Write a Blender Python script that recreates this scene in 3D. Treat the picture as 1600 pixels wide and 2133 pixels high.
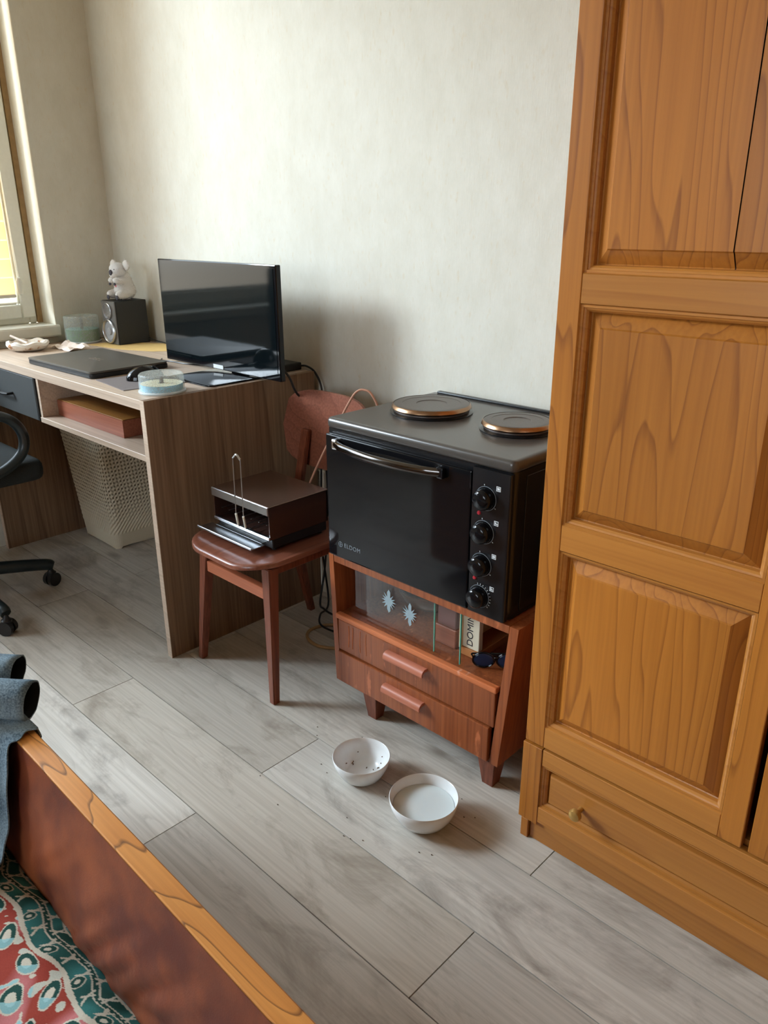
import bpy, bmesh, math, random
from mathutils import Vector, Matrix, noise

# ---------------------------------------------------------------- clear
for o in list(bpy.data.objects):
    bpy.data.objects.remove(o)
C = bpy.context.scene.collection
SC = bpy.context.scene

# ---------------------------------------------------------------- camera
F_PX = 1617.5
yaw, pitch, roll = math.radians(-43.886), math.radians(-20.596), math.radians(0.188)
fw = Vector((math.sin(yaw)*math.cos(pitch), math.cos(yaw)*math.cos(pitch), math.sin(pitch)))
rt = Vector((math.cos(yaw), -math.sin(yaw), 0))
dn = fw.cross(rt)
cr, sr = math.cos(roll), math.sin(roll)
r2 = rt*cr + dn*sr
d2 = -rt*sr + dn*cr
cam_d = bpy.data.cameras.new('camera')
cam_d.sensor_fit = 'HORIZONTAL'; cam_d.sensor_width = 36.0
cam_d.lens = 36.0*F_PX/1600.0
cam_d.clip_start = 0.02; cam_d.clip_end = 100
cam = bpy.data.objects.new('camera', cam_d); C.objects.link(cam)
M = Matrix(((r2.x, -d2.x, -fw.x), (r2.y, -d2.y, -fw.y), (r2.z, -d2.z, -fw.z)))
cam.matrix_world = Matrix.Translation((0, 0, 1.1796)) @ M.to_4x4()
SC.camera = cam

# ---------------------------------------------------------------- world, light, exposure
SC.view_settings.view_transform = 'Standard'
SC.view_settings.look = 'None'
SC.view_settings.gamma = 1.0
SC.view_settings.use_curve_mapping = False
SC.view_settings.exposure = 0.22
SC.cycles.max_bounces = 10
SC.cycles.diffuse_bounces = 6
SC.cycles.glossy_bounces = 5
SC.cycles.transmission_bounces = 8
SC.cycles.transparent_max_bounces = 16
SC.cycles.sample_clamp_indirect = 6.0
SC.cycles.use_denoising = True

W = bpy.data.worlds.new('sky'); SC.world = W; W.use_nodes = True
wn = W.node_tree.nodes; wl = W.node_tree.links
for n in list(wn): wn.remove(n)
wo = wn.new('ShaderNodeOutputWorld'); wb = wn.new('ShaderNodeBackground')
tc = wn.new('ShaderNodeTexCoord'); sx = wn.new('ShaderNodeSeparateXYZ'); rp = wn.new('ShaderNodeValToRGB')
rp.color_ramp.elements[0].position = 0.47; rp.color_ramp.elements[0].color = (0.42, 0.38, 0.32, 1)
rp.color_ramp.elements[1].position = 0.56; rp.color_ramp.elements[1].color = (0.74, 0.87, 1.0, 1)
mp = wn.new('ShaderNodeMapRange'); mp.inputs[1].default_value = -1; mp.inputs[2].default_value = 1
wl.new(tc.outputs['Generated'], sx.inputs[0]); wl.new(sx.outputs['Z'], mp.inputs[0]); wl.new(mp.outputs[0], rp.inputs[0])
wl.new(rp.outputs[0], wb.inputs['Color']); wb.inputs['Strength'].default_value = 8.0
wl.new(wb.outputs[0], wo.inputs[0])

def area(name, loc, rot, sx_, sy_, power, col, portal=False):
    d = bpy.data.lights.new(name, 'AREA'); d.shape = 'RECTANGLE'; d.size = sx_; d.size_y = sy_
    d.energy = power; d.color = col
    o = bpy.data.objects.new(name, d); C.objects.link(o); o.location = loc; o.rotation_euler = rot
    if portal: d.cycles.is_portal = True
    return o
# daylight through the side window (light just outside its glass); added warm fill lamp behind the camera
_p = Vector((-5.0, -1.45, 2.6)); _q = (Vector((-1.6, 1.0, .6))-_p).to_track_quat('-Z', 'Y').to_euler()
area('window_daylight', _p, _q, 1.1, 1.0, 235, (0.78, 0.89, 1.0))
area('rear_fill_light', (-0.6, -2.75, 1.5), (math.radians(90), 0, 0), 1.5, 1.2, 2.0, (1.0, 0.93, 0.84))

# ---------------------------------------------------------------- materials
MATS = {}
def _mat(name):
    m = bpy.data.materials.new(name); m.use_nodes = True
    nt = m.node_tree; b = nt.nodes['Principled BSDF']
    MATS[name] = m
    return m, nt, b
def srgb(r, g, b):
    f = lambda c: (c/255/12.92) if c/255 <= 0.04045 else ((c/255+0.055)/1.055)**2.4
    return (f(r), f(g), f(b), 1)
def node(nt, t, **kw):
    n = nt.nodes.new(t)
    for k, v in kw.items():
        if isinstance(k, str) and hasattr(n, k): setattr(n, k, v)
    return n
def plain(name, col, rough=0.5, spec=0.5, metal=0.0, bump=0.0, bscale=60, var=0.06, coat=0.0, trans=0.0, ior=1.45, emit=None, alpha=1.0):
    m, nt, b = _mat(name)
    b.inputs['Roughness'].default_value = rough; b.inputs['Metallic'].default_value = metal
    b.inputs['Specular IOR Level'].default_value = spec
    b.inputs['Coat Weight'].default_value = coat; b.inputs['Transmission Weight'].default_value = trans
    b.inputs['IOR'].default_value = ior; b.inputs['Alpha'].default_value = alpha
    tcn = node(nt, 'ShaderNodeTexCoord'); nz = node(nt, 'ShaderNodeTexNoise')
    nz.inputs['Scale'].default_value = bscale; nz.inputs['Detail'].default_value = 4
    nt.links.new(tcn.outputs['Object'], nz.inputs['Vector'])
    mx = node(nt, 'ShaderNodeMixRGB'); mx.blend_type = 'MIX'
    mx.inputs[1].default_value = tuple(c*(1-var) for c in col[:3])+(1,)
    mx.inputs[2].default_value = tuple(min(1, c*(1+var)) for c in col[:3])+(1,)
    nt.links.new(nz.outputs['Fac'], mx.inputs[0]); nt.links.new(mx.outputs[0], b.inputs['Base Color'])
    if bump:
        bp = node(nt, 'ShaderNodeBump'); bp.inputs['Strength'].default_value = bump; bp.inputs['Distance'].default_value = 0.002
        nt.links.new(nz.outputs['Fac'], bp.inputs['Height']); nt.links.new(bp.outputs[0], b.inputs['Normal'])
    if emit:
        b.inputs['Emission Color'].default_value = emit[0]; b.inputs['Emission Strength'].default_value = emit[1]
    return m
def wood(name, cols, grain='z', rough=0.45, ring=9.0, dist=0.05, stretch=0.1, fine=0.25, spec=0.4, bump=0.08, coat=0.0, ringmix=0.5, offs=(0.3, 0.05, 0.4), wear=None, rand=True, knots=0.0, blot=(.86, 1.12), lw=.80, smudge=0.0):
    """cols = (dark line, mid, light). grain = the axis the fibres follow."""
    m, nt, b = _mat(name); L = nt.links.new
    tcn = node(nt, 'ShaderNodeTexCoord'); oi = node(nt, 'ShaderNodeObjectInfo')
    add = node(nt, 'ShaderNodeVectorMath'); add.operation = 'MULTIPLY_ADD'
    # per-object shift of the pattern
    cmb = node(nt, 'ShaderNodeCombineXYZ')
    for i, s in enumerate((3.7, 1.3, 5.1)):
        mm = node(nt, 'ShaderNodeMath'); mm.operation = 'MULTIPLY'; mm.inputs[1].default_value = s if rand else 0
        L(oi.outputs['Random'], mm.inputs[0]); L(mm.outputs[0], cmb.inputs[i])
    va = node(nt, 'ShaderNodeVectorMath'); va.operation = 'ADD'
    L(tcn.outputs['Object'], va.inputs[0]); L(cmb.outputs[0], va.inputs[1])
    vo = node(nt, 'ShaderNodeVectorMath'); vo.operation = 'ADD'; vo.inputs[1].default_value = offs
    L(va.outputs[0], vo.inputs[0])
    mp_ = node(nt, 'ShaderNodeMapping')
    sc = {'x': (stretch, 1, 1), 'y': (1, stretch, 1), 'z': (1, 1, stretch)}[grain]
    mp_.inputs['Scale'].default_value = sc
    L(vo.outputs[0], mp_.inputs['Vector'])
    nz = node(nt, 'ShaderNodeTexNoise'); nz.inputs['Scale'].default_value = 4.5; nz.inputs['Detail'].default_value = 3
    L(mp_.outputs[0], nz.inputs['Vector'])
    sub = node(nt, 'ShaderNodeVectorMath'); sub.operation = 'SUBTRACT'; sub.inputs[1].default_value = (.5, .5, .5)
    L(nz.outputs['Color'], sub.inputs[0])
    scl = node(nt, 'ShaderNodeVectorMath'); scl.operation = 'SCALE'; scl.inputs['Scale'].default_value = dist*6
    L(sub.outputs[0], scl.inputs[0])
    ad2 = node(nt, 'ShaderNodeVectorMath'); ad2.operation = 'ADD'; L(mp_.outputs[0], ad2.inputs[0]); L(scl.outputs[0], ad2.inputs[1])
    wv = node(nt, 'ShaderNodeTexWave'); wv.wave_type = 'BANDS'; wv.bands_direction = 'DIAGONAL'
    wv.wave_profile = 'SAW'
    wv.inputs['Scale'].default_value = ring; wv.inputs['Distortion'].default_value = .6; wv.inputs['Detail'].default_value = 1.0
    wv.inputs['Detail Scale'].default_value = 1.2
    L(ad2.outputs[0], wv.inputs['Vector'])
    cr_ = node(nt, 'ShaderNodeValToRGB')
    e = cr_.color_ramp.elements; e[0].position = 0.0; e[0].color = cols[2]; e[1].position = 0.955; e[1].color = cols[0]
    e2 = cr_.color_ramp.elements.new(lw); e2.color = cols[1]
    e3 = cr_.color_ramp.elements.new(1.0); e3.color = cols[2]
    L(wv.outputs['Fac'], cr_.inputs[0])
    # fine fibres
    mpf = node(nt, 'ShaderNodeMapping')
    mpf.inputs['Scale'].default_value = {'x': (3, 160, 160), 'y': (160, 3, 160), 'z': (160, 160, 3)}[grain]
    L(vo.outputs[0], mpf.inputs['Vector'])
    nf = node(nt, 'ShaderNodeTexNoise'); nf.inputs['Scale'].default_value = 1.0; nf.inputs['Detail'].default_value = 4
    L(mpf.outputs[0], nf.inputs['Vector'])
    crf = node(nt, 'ShaderNodeValToRGB'); crf.color_ramp.elements[0].position = 0.35; crf.color_ramp.elements[1].position = 0.65
    crf.color_ramp.elements[0].color = cols[0]; crf.color_ramp.elements[1].color = cols[2]
    L(nf.outputs['Fac'], crf.inputs[0])
    # wide blotches
    nb = node(nt, 'ShaderNodeTexNoise'); nb.inputs['Scale'].default_value = 2.2; nb.inputs['Detail'].default_value = 2
    L(mp_.outputs[0], nb.inputs['Vector'])
    m1 = node(nt, 'ShaderNodeMixRGB'); m1.inputs[0].default_value = 1-ringmix; m1.inputs[2].default_value = cols[1]
    L(cr_.outputs[0], m1.inputs[1])
    m2 = node(nt, 'ShaderNodeMixRGB'); m2.inputs[0].default_value = fine; L(m1.outputs[0], m2.inputs[1]); L(crf.outputs[0], m2.inputs[2])
    hs = node(nt, 'ShaderNodeHueSaturation')
    mr = node(nt, 'ShaderNodeMapRange'); mr.inputs[1].default_value = .3; mr.inputs[2].default_value = .7; mr.inputs[3].default_value = blot[0]; mr.inputs[4].default_value = blot[1]
    L(nb.outputs['Fac'], mr.inputs[0]); L(mr.outputs[0], hs.inputs['Value']); L(m2.outputs[0], hs.inputs['Color'])
    last = hs.outputs[0]
    if knots:
        mk = node(nt, 'ShaderNodeMapping'); mk.inputs['Scale'].default_value = {'x': (.45, 1, 1), 'y': (1, .45, 1), 'z': (1, 1, .45)}[grain]
        L(vo.outputs[0], mk.inputs['Vector'])
        vk = node(nt, 'ShaderNodeTexVoronoi'); vk.inputs['Scale'].default_value = 5.2; L(mk.outputs[0], vk.inputs['Vector'])
        nk = node(nt, 'ShaderNodeTexNoise'); nk.inputs['Scale'].default_value = 30; L(mk.outputs[0], nk.inputs['Vector'])
        ak = node(nt, 'ShaderNodeMath'); ak.operation = 'MULTIPLY_ADD'; ak.inputs[1].default_value = .10; L(nk.outputs['Fac'], ak.inputs[0]); L(vk.outputs['Distance'], ak.inputs[2])
        rk = node(nt, 'ShaderNodeMapRange'); rk.inputs[1].default_value = .085; rk.inputs[2].default_value = .19; rk.inputs[3].default_value = knots; rk.inputs[4].default_value = 0
        L(ak.outputs[0], rk.inputs[0])
        mkx = node(nt, 'ShaderNodeMixRGB'); L(rk.outputs[0], mkx.inputs[0]); L(last, mkx.inputs[1]); mkx.inputs[2].default_value = cols[0]
        last = mkx.outputs[0]
    if smudge:
        ms = node(nt, 'ShaderNodeMapping'); ms.inputs['Scale'].default_value = {'x': (.42, 1, 1), 'y': (1, .42, 1), 'z': (1, 1, .42)}[grain]
        L(vo.outputs[0], ms.inputs['Vector'])
        ns = node(nt, 'ShaderNodeTexNoise'); ns.inputs['Scale'].default_value = 9; ns.inputs['Detail'].default_value = 7; ns.inputs['Roughness'].default_value = .68; ns.inputs['Distortion'].default_value = .6
        L(ms.outputs[0], ns.inputs['Vector'])
        rs = node(nt, 'ShaderNodeMapRange'); rs.inputs[1].default_value = .50; rs.inputs[2].default_value = .74; rs.inputs[3].default_value = 0; rs.inputs[4].default_value = smudge
        L(ns.outputs['Fac'], rs.inputs[0])
        mxs = node(nt, 'ShaderNodeMixRGB'); L(rs.outputs[0], mxs.inputs[0]); L(last, mxs.inputs[1]); mxs.inputs[2].default_value = cols[0]
        last = mxs.outputs[0]
        rt_ = node(nt, 'ShaderNodeMapRange'); rt_.inputs[1].default_value = 0; rt_.inputs[2].default_value = 1; rt_.inputs[3].default_value = 0; rt_.inputs[4].default_value = .16
        L(oi.outputs['Random'], rt_.inputs[0])
        mxt = node(nt, 'ShaderNodeMixRGB'); L(rt_.outputs[0], mxt.inputs[0]); L(last, mxt.inputs[1]); mxt.inputs[2].default_value = srgb(190, 168, 132)
        last = mxt.outputs[0]
    if wear:
        nw = node(nt, 'ShaderNodeTexNoise'); nw.inputs['Scale'].default_value = 26; nw.inputs['Detail'].default_value = 6
        mw = node(nt, 'ShaderNodeMapping'); mw.inputs['Scale'].default_value = (1.6, 1, .5); L(tcn.outputs['Object'], mw.inputs['Vector']); L(mw.outputs[0], nw.inputs['Vector'])
        rw = node(nt, 'ShaderNodeMapRange'); rw.inputs[1].default_value = .64; rw.inputs[2].default_value = .70; rw.inputs[3].default_value = 0; rw.inputs[4].default_value = .55
        L(nw.outputs['Fac'], rw.inputs[0])
        mxw = node(nt, 'ShaderNodeMixRGB'); L(rw.outputs[0], mxw.inputs[0]); L(last, mxw.inputs[1]); mxw.inputs[2].default_value = wear
        last = mxw.outputs[0]
    L(last, b.inputs['Base Color'])
    b.inputs['Roughness'].default_value = rough; b.inputs['Specular IOR Level'].default_value = spec; b.inputs['Coat Weight'].default_value = coat
    b.inputs['Coat Roughness'].default_value = 0.25
    bp = node(nt, 'ShaderNodeBump'); bp.inputs['Strength'].default_value = bump; bp.inputs['Distance'].default_value = 0.0015
    L(nf.outputs['Fac'], bp.inputs['Height']); L(bp.outputs[0], b.inputs['Normal'])
    return m

PINE = (srgb(122, 68, 24), srgb(170, 105, 39), srgb(181, 115, 45))
pine_v = wood('pine_upright', PINE, 'z', .34, ring=19, dist=.075, stretch=.085, fine=.20, ringmix=.72, coat=.25, rand=True)
pine_h = wood('pine_level', (srgb(146, 86, 34), srgb(174, 113, 49), srgb(186, 125, 57)), 'x', .34, ring=12, dist=.04, stretch=.06, fine=.22, ringmix=.4, coat=.25)
MAHO = (srgb(88, 38, 18), srgb(140, 74, 38), srgb(160, 90, 50))
maho_x = wood('reddish_veneer_level', MAHO, 'z', .38, ring=12, dist=.03, stretch=.05, fine=.35, ringmix=.3, coat=.2, wear=srgb(206, 120, 78))
maho_z = wood('reddish_veneer_upright', MAHO, 'z', .38, ring=12, dist=.03, stretch=.05, fine=.35, ringmix=.3, coat=.2)
chairw = wood('chair_plywood', (srgb(78, 40, 28), srgb(124, 72, 54), srgb(142, 88, 68)), 'y', .30, ring=9, dist=.05, stretch=.08, fine=.3, ringmix=.35, coat=.35)
chairleg = wood('chair_leg_wood', (srgb(72, 32, 20), srgb(120, 62, 40), srgb(142, 82, 58)), 'z', .4, ring=14, dist=.03, stretch=.05, fine=.4, ringmix=.3)
DESK = (srgb(74, 56, 42), srgb(124, 98, 76), srgb(142, 116, 92))  # same board as the desktop, darkened: shade put into the colour
desk_v = wood('desk_board_shaded', DESK, 'z', .55, ring=5, dist=.06, stretch=.07, fine=.35, ringmix=.55, spec=.3)
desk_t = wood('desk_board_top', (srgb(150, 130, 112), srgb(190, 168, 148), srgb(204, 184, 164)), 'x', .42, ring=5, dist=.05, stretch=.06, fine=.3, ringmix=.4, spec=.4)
floorm = wood('laminate_plank', (srgb(116, 108, 100), srgb(196, 191, 182), srgb(209, 205, 198)), 'x', .38, ring=6, dist=.16, stretch=.14, fine=.24, ringmix=.16, spec=.45, bump=.05, knots=.8, blot=(.80, 1.12), smudge=.85)
oak = wood('varnished_oak', (srgb(78, 42, 14), srgb(196, 126, 58), srgb(210, 142, 70)), 'x', .36, ring=9, dist=.16, stretch=.20, fine=.2, ringmix=.9, coat=.2, rand=False, lw=.86)
caseW = wood('reddish_case_wood', (srgb(104, 50, 36), srgb(150, 88, 66), srgb(168, 104, 80)), 'x', .4, ring=6, dist=.04, stretch=.06, fine=.3, ringmix=.3)
inlay = wood('case_top_wood', (srgb(90, 56, 22), srgb(140, 94, 42), srgb(160, 112, 56)), 'x', .4, ring=6, dist=.04, stretch=.06, fine=.3, ringmix=.3)

black_gloss = plain('black_gloss', (.005, .005, .006, 1), .06, .36)
screen_m = plain('screen_gloss', (.003, .005, .006, 1), .06, .34)
black_plastic = plain('black_plastic', (.014, .014, .015, 1), .38, .4, bump=.05, bscale=400)
black_enamel = plain('black_enamel', (.010, .010, .011, 1), .22, .55)
hob_m = plain('hob_enamel', (.060, .052, .045, 1), .30, .6, coat=.2)
dark_grey = plain('dark_grey_board', srgb(62, 64, 64), .5, .35)
chrome = plain('chrome', (.75, .76, .78, 1), .16, .5, metal=1)
dull_chrome = plain('dull_chrome', (.55, .56, .58, 1), .3, .5, metal=1)
iron = plain('cast_iron', (.095, .076, .066, 1), .36, .6, metal=.4, bump=.15, bscale=220)
copper = plain('heat_tinted_ring', (.36, .22, .13, 1), .28, .5, metal=1, var=.25, bscale=30)
white_pvc = plain('white_pvc', srgb(224, 224, 214), .35, .4)
offwhite = plain('offwhite_plastic', srgb(218, 214, 200), .45, .4)
white_china = plain('white_bowl', srgb(224, 226, 226), .22, .5, coat=.3)
hamper_m = plain('hamper_plastic', srgb(196, 188, 168), .5, .35)
red_lamp = plain('red_pilot_lamp', (.35, .02, .03, 1), .25, .5)
print_white = plain('printed_white', srgb(205, 208, 208), .6, .3)
print_grey = plain('printed_grey', srgb(120, 128, 134), .6, .3)
decal = plain('frosted_decal', srgb(140, 156, 162), .7, .3)
yellow_paper = plain('yellow_paper', srgb(214, 182, 120), .8, .2)
paper = plain('tissue_paper', srgb(226, 212, 200), .85, .2, var=.1)
plaster = plain('plaster_reveal', srgb(232, 228, 212), .8, .2, bump=.2, bscale=60)
brown_gap = plain('bare_mortar', srgb(168, 142, 104), .9, .1, bump=.6, bscale=40, var=.3)
beige_cord = plain('pinkish_cord', srgb(176, 128, 104), .6, .3)
tan_cord = plain('tan_cord', srgb(170, 142, 104), .6, .3)
laptop_m = plain('laptop_lid', srgb(84, 80, 74), .42, .4, metal=.2)
mat_grey = plain('mouse_pad', srgb(118, 110, 108), .9, .2)
dvd_teal = plain('disc_stack', srgb(110, 170, 168), .35, .5, var=.2, bscale=90)
dvd_green = plain('disc_stack_green', srgb(96, 140, 104), .4, .5, var=.2, bscale=90)
dvd_blue = plain('disc_stack_blue', srgb(130, 190, 214), .3, .5, var=.15)
dvd_cream = plain('disc_cream', srgb(226, 222, 196), .3, .5)
rust = plain('brown_glaze', srgb(150, 104, 72), .4, .4)
cream_label = plain('cream_label', srgb(206, 198, 176), .7, .3)
blue_lens = plain('blue_lens', (.006, .025, .07, 1), .12, .6)
dark_brown = plain('dark_interior', srgb(52, 26, 16), .6, .3)
koala_white = plain('plush_white', srgb(206, 202, 196), .95, .1, bump=.9, bscale=260, var=.08)
koala_grey = plain('plush_grey', srgb(204, 202, 200), .95, .1, bump=.9, bscale=260, var=.12)
koala_dark = plain('plush_dark', srgb(76, 74, 80), .8, .2)
pink_m = plain('plush_pink', srgb(214, 120, 130), .9, .1)
fabric_dark = plain('chair_fabric', srgb(38, 42, 42), .8, .3, bump=.4, bscale=300, var=.2)
teal_plastic = plain('dark_chair_plastic', srgb(30, 38, 40), .35, .4)
leather = None

def glass_mat(name, tint, rough=0.0, refl=.12):
    """thin clear sheet: mostly see-through with a mirror layer"""
    m, nt, b = _mat(name); L = nt.links.new
    out = [n for n in nt.nodes if n.type == 'OUTPUT_MATERIAL'][0]
    tr = node(nt, 'ShaderNodeBsdfTransparent'); tr.inputs[0].default_value = tint
    gl = node(nt, 'ShaderNodeBsdfGlossy'); gl.inputs['Roughness'].default_value = rough
    fr = node(nt, 'ShaderNodeFresnel'); fr.inputs[0].default_value = 1.5
    nz = node(nt, 'ShaderNodeTexNoise'); nz.inputs['Scale'].default_value = 8
    ma = node(nt, 'ShaderNodeMath'); ma.operation = 'MULTIPLY_ADD'; ma.inputs[1].default_value = 1.0; ma.inputs[2].default_value = refl*.3
    L(fr.outputs[0], ma.inputs[0])
    ge = node(nt, 'ShaderNodeNewGeometry'); inv = node(nt, 'ShaderNodeMath'); inv.operation = 'SUBTRACT'; inv.inputs[0].default_value = 1; L(ge.outputs['Backfacing'], inv.inputs[1])
    mb_ = node(nt, 'ShaderNodeMath'); mb_.operation = 'MULTIPLY'; L(ma.outputs[0], mb_.inputs[0]); L(inv.outputs[0], mb_.inputs[1]); ma = mb_
    mx = node(nt, 'ShaderNodeMixShader'); L(ma.outputs[0], mx.inputs[0]); L(tr.outputs[0], mx.inputs[1]); L(gl.outputs[0], mx.inputs[2])
    L(mx.outputs[0], out.inputs[0])
    return m
clear_glass = glass_mat('clear_glass', (.985, .995, .99, 1))
cab_glass = glass_mat('cabinet_glass', (.985, .99, .985, 1), refl=.0)
green_edge = plain('green_glass_edge', srgb(96, 190, 170), .2, .5)
def haze_plastic(name, col, a):
    m, nt, b = _mat(name); L = nt.links.new
    out = [n for n in nt.nodes if n.type == 'OUTPUT_MATERIAL'][0]
    b.inputs['Base Color'].default_value = col; b.inputs['Roughness'].default_value = .15
    tr = node(nt, 'ShaderNodeBsdfTransparent'); tr.inputs[0].default_value = (.96, .98, .97, 1)
    nz = node(nt, 'ShaderNodeTexNoise'); nz.inputs['Scale'].default_value = 30
    mr = node(nt, 'ShaderNodeMapRange'); mr.inputs[3].default_value = a*.8; mr.inputs[4].default_value = a*1.2; L(nz.outputs['Fac'], mr.inputs[0])
    mx = node(nt, 'ShaderNodeMixShader'); L(mr.outputs[0], mx.inputs[0]); L(tr.outputs[0], mx.inputs[1]); L(b.outputs[0], mx.inputs[2])
    L(mx.outputs[0], out.inputs[0]); return m
haze = haze_plastic('clear_plastic', srgb(226, 232, 230), .30)

def wallpaper():
    m, nt, b = _mat('beige_wallpaper'); L = nt.links.new
    g = node(nt, 'ShaderNodeNewGeometry')
    n1 = node(nt, 'ShaderNodeTexNoise'); n1.inputs['Scale'].default_value = 9; n1.inputs['Detail'].default_value = 8; n1.inputs['Roughness'].default_value = .75
    mp_ = node(nt, 'ShaderNodeMapping'); mp_.inputs['Scale'].default_value = (1.4, 1.4, .8); L(g.outputs['Position'], mp_.inputs['Vector']); L(mp_.outputs[0], n1.inputs['Vector'])
    c = node(nt, 'ShaderNodeValToRGB'); e = c.color_ramp.elements
    e[0].position = .35; e[0].color = srgb(202, 198, 184); e[1].position = .66; e[1].color = srgb(210, 207, 195)
    L(n1.outputs['Fac'], c.inputs[0])
    # ochre flecks
    n2 = node(nt, 'ShaderNodeTexNoise'); n2.inputs['Scale'].default_value = 60; n2.inputs['Detail'].default_value = 5
    m2_ = node(nt, 'ShaderNodeMapping'); m2_.inputs['Scale'].default_value = (1.5, 1.5, .6); L(g.outputs['Position'], m2_.inputs['Vector']); L(m2_.outputs[0], n2.inputs['Vector'])
    r = node(nt, 'ShaderNodeMapRange'); r.inputs[1].default_value = .60; r.inputs[2].default_value = .72; r.inputs[3].default_value = 0; r.inputs[4].default_value = .45
    L(n2.outputs['Fac'], r.inputs[0])
    n3 = node(nt, 'ShaderNodeTexNoise'); n3.inputs['Scale'].default_value = 5; L(g.outputs['Position'], n3.inputs['Vector'])
    mm = node(nt, 'ShaderNodeMath'); mm.operation = 'MULTIPLY'; L(r.outputs[0], mm.inputs[0]); L(n3.outputs['Fac'], mm.inputs[1])
    mx = node(nt, 'ShaderNodeMixRGB'); L(mm.outputs[0], mx.inputs[0]); L(c.outputs[0], mx.inputs[1]); mx.inputs[2].default_value = srgb(196, 172, 128)
    L(mx.outputs[0], b.inputs['Base Color'])
    # linen weave relief
    wv1 = node(nt, 'ShaderNodeTexNoise'); wv1.inputs['Scale'].default_value = 1; wv1.inputs['Detail'].default_value = 2
    m3 = node(nt, 'ShaderNodeMapping'); m3.inputs['Scale'].default_value = (420, 420, 40); L(g.outputs['Position'], m3.inputs['Vector']); L(m3.outputs[0], wv1.inputs['Vector'])
    bp = node(nt, 'ShaderNodeBump'); bp.inputs['Strength'].default_value = .22; bp.inputs['Distance'].default_value = .002
    L(wv1.outputs['Fac'], bp.inputs['Height']); L(bp.outputs[0], b.inputs['Normal'])
    b.inputs['Roughness'].default_value = .72; b.inputs['Specular IOR Level'].default_value = .25
    return m
wallm = wallpaper()

def leather_mat():
    m, nt, b = _mat('brown_leather'); L = nt.links.new
    tcn = node(nt, 'ShaderNodeTexCoord')
    n = node(nt, 'ShaderNodeTexNoise'); n.inputs['Scale'].default_value = 9; n.inputs['Detail'].default_value = 5; L(tcn.outputs['Object'], n.inputs['Vector'])
    c = node(nt, 'ShaderNodeValToRGB'); e = c.color_ramp.elements; e[0].position = .35; e[0].color = srgb(86, 38, 26); e[1].position = .66; e[1].color = srgb(142, 74, 40)
    L(n.outputs['Fac'], c.inputs[0]); L(c.outputs[0], b.inputs['Base Color'])
    v = node(nt, 'ShaderNodeTexVoronoi'); v.inputs['Scale'].default_value = 420; L(tcn.outputs['Object'], v.inputs['Vector'])
    bp = node(nt, 'ShaderNodeBump'); bp.inputs['Strength'].default_value = .12; bp.inputs['Distance'].default_value = .001
    L(v.outputs['Distance'], bp.inputs['Height']); L(bp.outputs[0], b.inputs['Normal'])
    b.inputs['Roughness'].default_value = .42
    return m
leather = leather_mat()
def denim_mat(name, c0, c1):
    m, nt, b = _mat(name); L = nt.links.new
    tcn = node(nt, 'ShaderNodeTexCoord')
    n = node(nt, 'ShaderNodeTexNoise'); n.inputs['Scale'].default_value = 14; n.inputs['Detail'].default_value = 6; L(tcn.outputs['Object'], n.inputs['Vector'])
    n2 = node(nt, 'ShaderNodeTexNoise'); n2.inputs['Scale'].default_value = 330; n2.inputs['Detail'].default_value = 2; L(tcn.outputs['Object'], n2.inputs['Vector'])
    a = node(nt, 'ShaderNodeMath'); a.operation = 'ADD'; L(n.outputs['Fac'], a.inputs[0]); L(n2.outputs['Fac'], a.inputs[1])
    c = node(nt, 'ShaderNodeValToRGB'); e = c.color_ramp.elements; e[0].position = .38; e[0].color = c0; e[1].position = .64; e[1].color = c1
    h = node(nt, 'ShaderNodeMath'); h.operation = 'MULTIPLY'; h.inputs[1].default_value = .5; L(a.outputs[0], h.inputs[0])
    L(h.outputs[0], c.inputs[0]); L(c.outputs[0], b.inputs['Base Color'])
    bp = node(nt, 'ShaderNodeBump'); bp.inputs['Strength'].default_value = .5; bp.inputs['Distance'].default_value = .001
    L(n2.outputs['Fac'], bp.inputs['Height']); L(bp.outputs[0], b.inputs['Normal'])
    b.inputs['Roughness'].default_value = .9; b.inputs['Specular IOR Level'].default_value = .15
    return m
denim = denim_mat('washed_denim', srgb(66, 82, 94), srgb(130, 148, 158))
denim_seam = plain('denim_seam', srgb(40, 52, 66), .9, .1)
denim_in = plain('denim_inside', srgb(30, 34, 38), .95, .1)

def blind_mat(name, col, see=0.0):
    m, nt, b = _mat(name); L = nt.links.new
    out = [n for n in nt.nodes if n.type == 'OUTPUT_MATERIAL'][0]
    b.inputs['Base Color'].default_value = col; b.inputs['Roughness'].default_value = .9
    t = node(nt, 'ShaderNodeBsdfTranslucent')
    nz = node(nt, 'ShaderNodeTexNoise'); nz.inputs['Scale'].default_value = 300
    mc = node(nt, 'ShaderNodeMixRGB'); mc.inputs[1].default_value = col; mc.inputs[2].default_value = tuple(c*.85 for c in col[:3])+(1,)
    L(nz.outputs['Fac'], mc.inputs[0]); L(mc.outputs[0], t.inputs[0])
    mx = node(nt, 'ShaderNodeMixShader'); mx.inputs[0].default_value = .42; L(b.outputs[0], mx.inputs[1]); L(t.outputs[0], mx.inputs[2])
    tp = node(nt, 'ShaderNodeBsdfTransparent'); m3 = node(nt, 'ShaderNodeMixShader'); m3.inputs[0].default_value = see; L(mx.outputs[0], m3.inputs[1]); L(tp.outputs[0], m3.inputs[2]); L(m3.outputs[0], out.inputs[0])
    return m
blind_a = blind_mat('blind_fabric', srgb(226, 186, 128)); blind_b = blind_mat('blind_sheer', srgb(236, 206, 150), .04)

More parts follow.
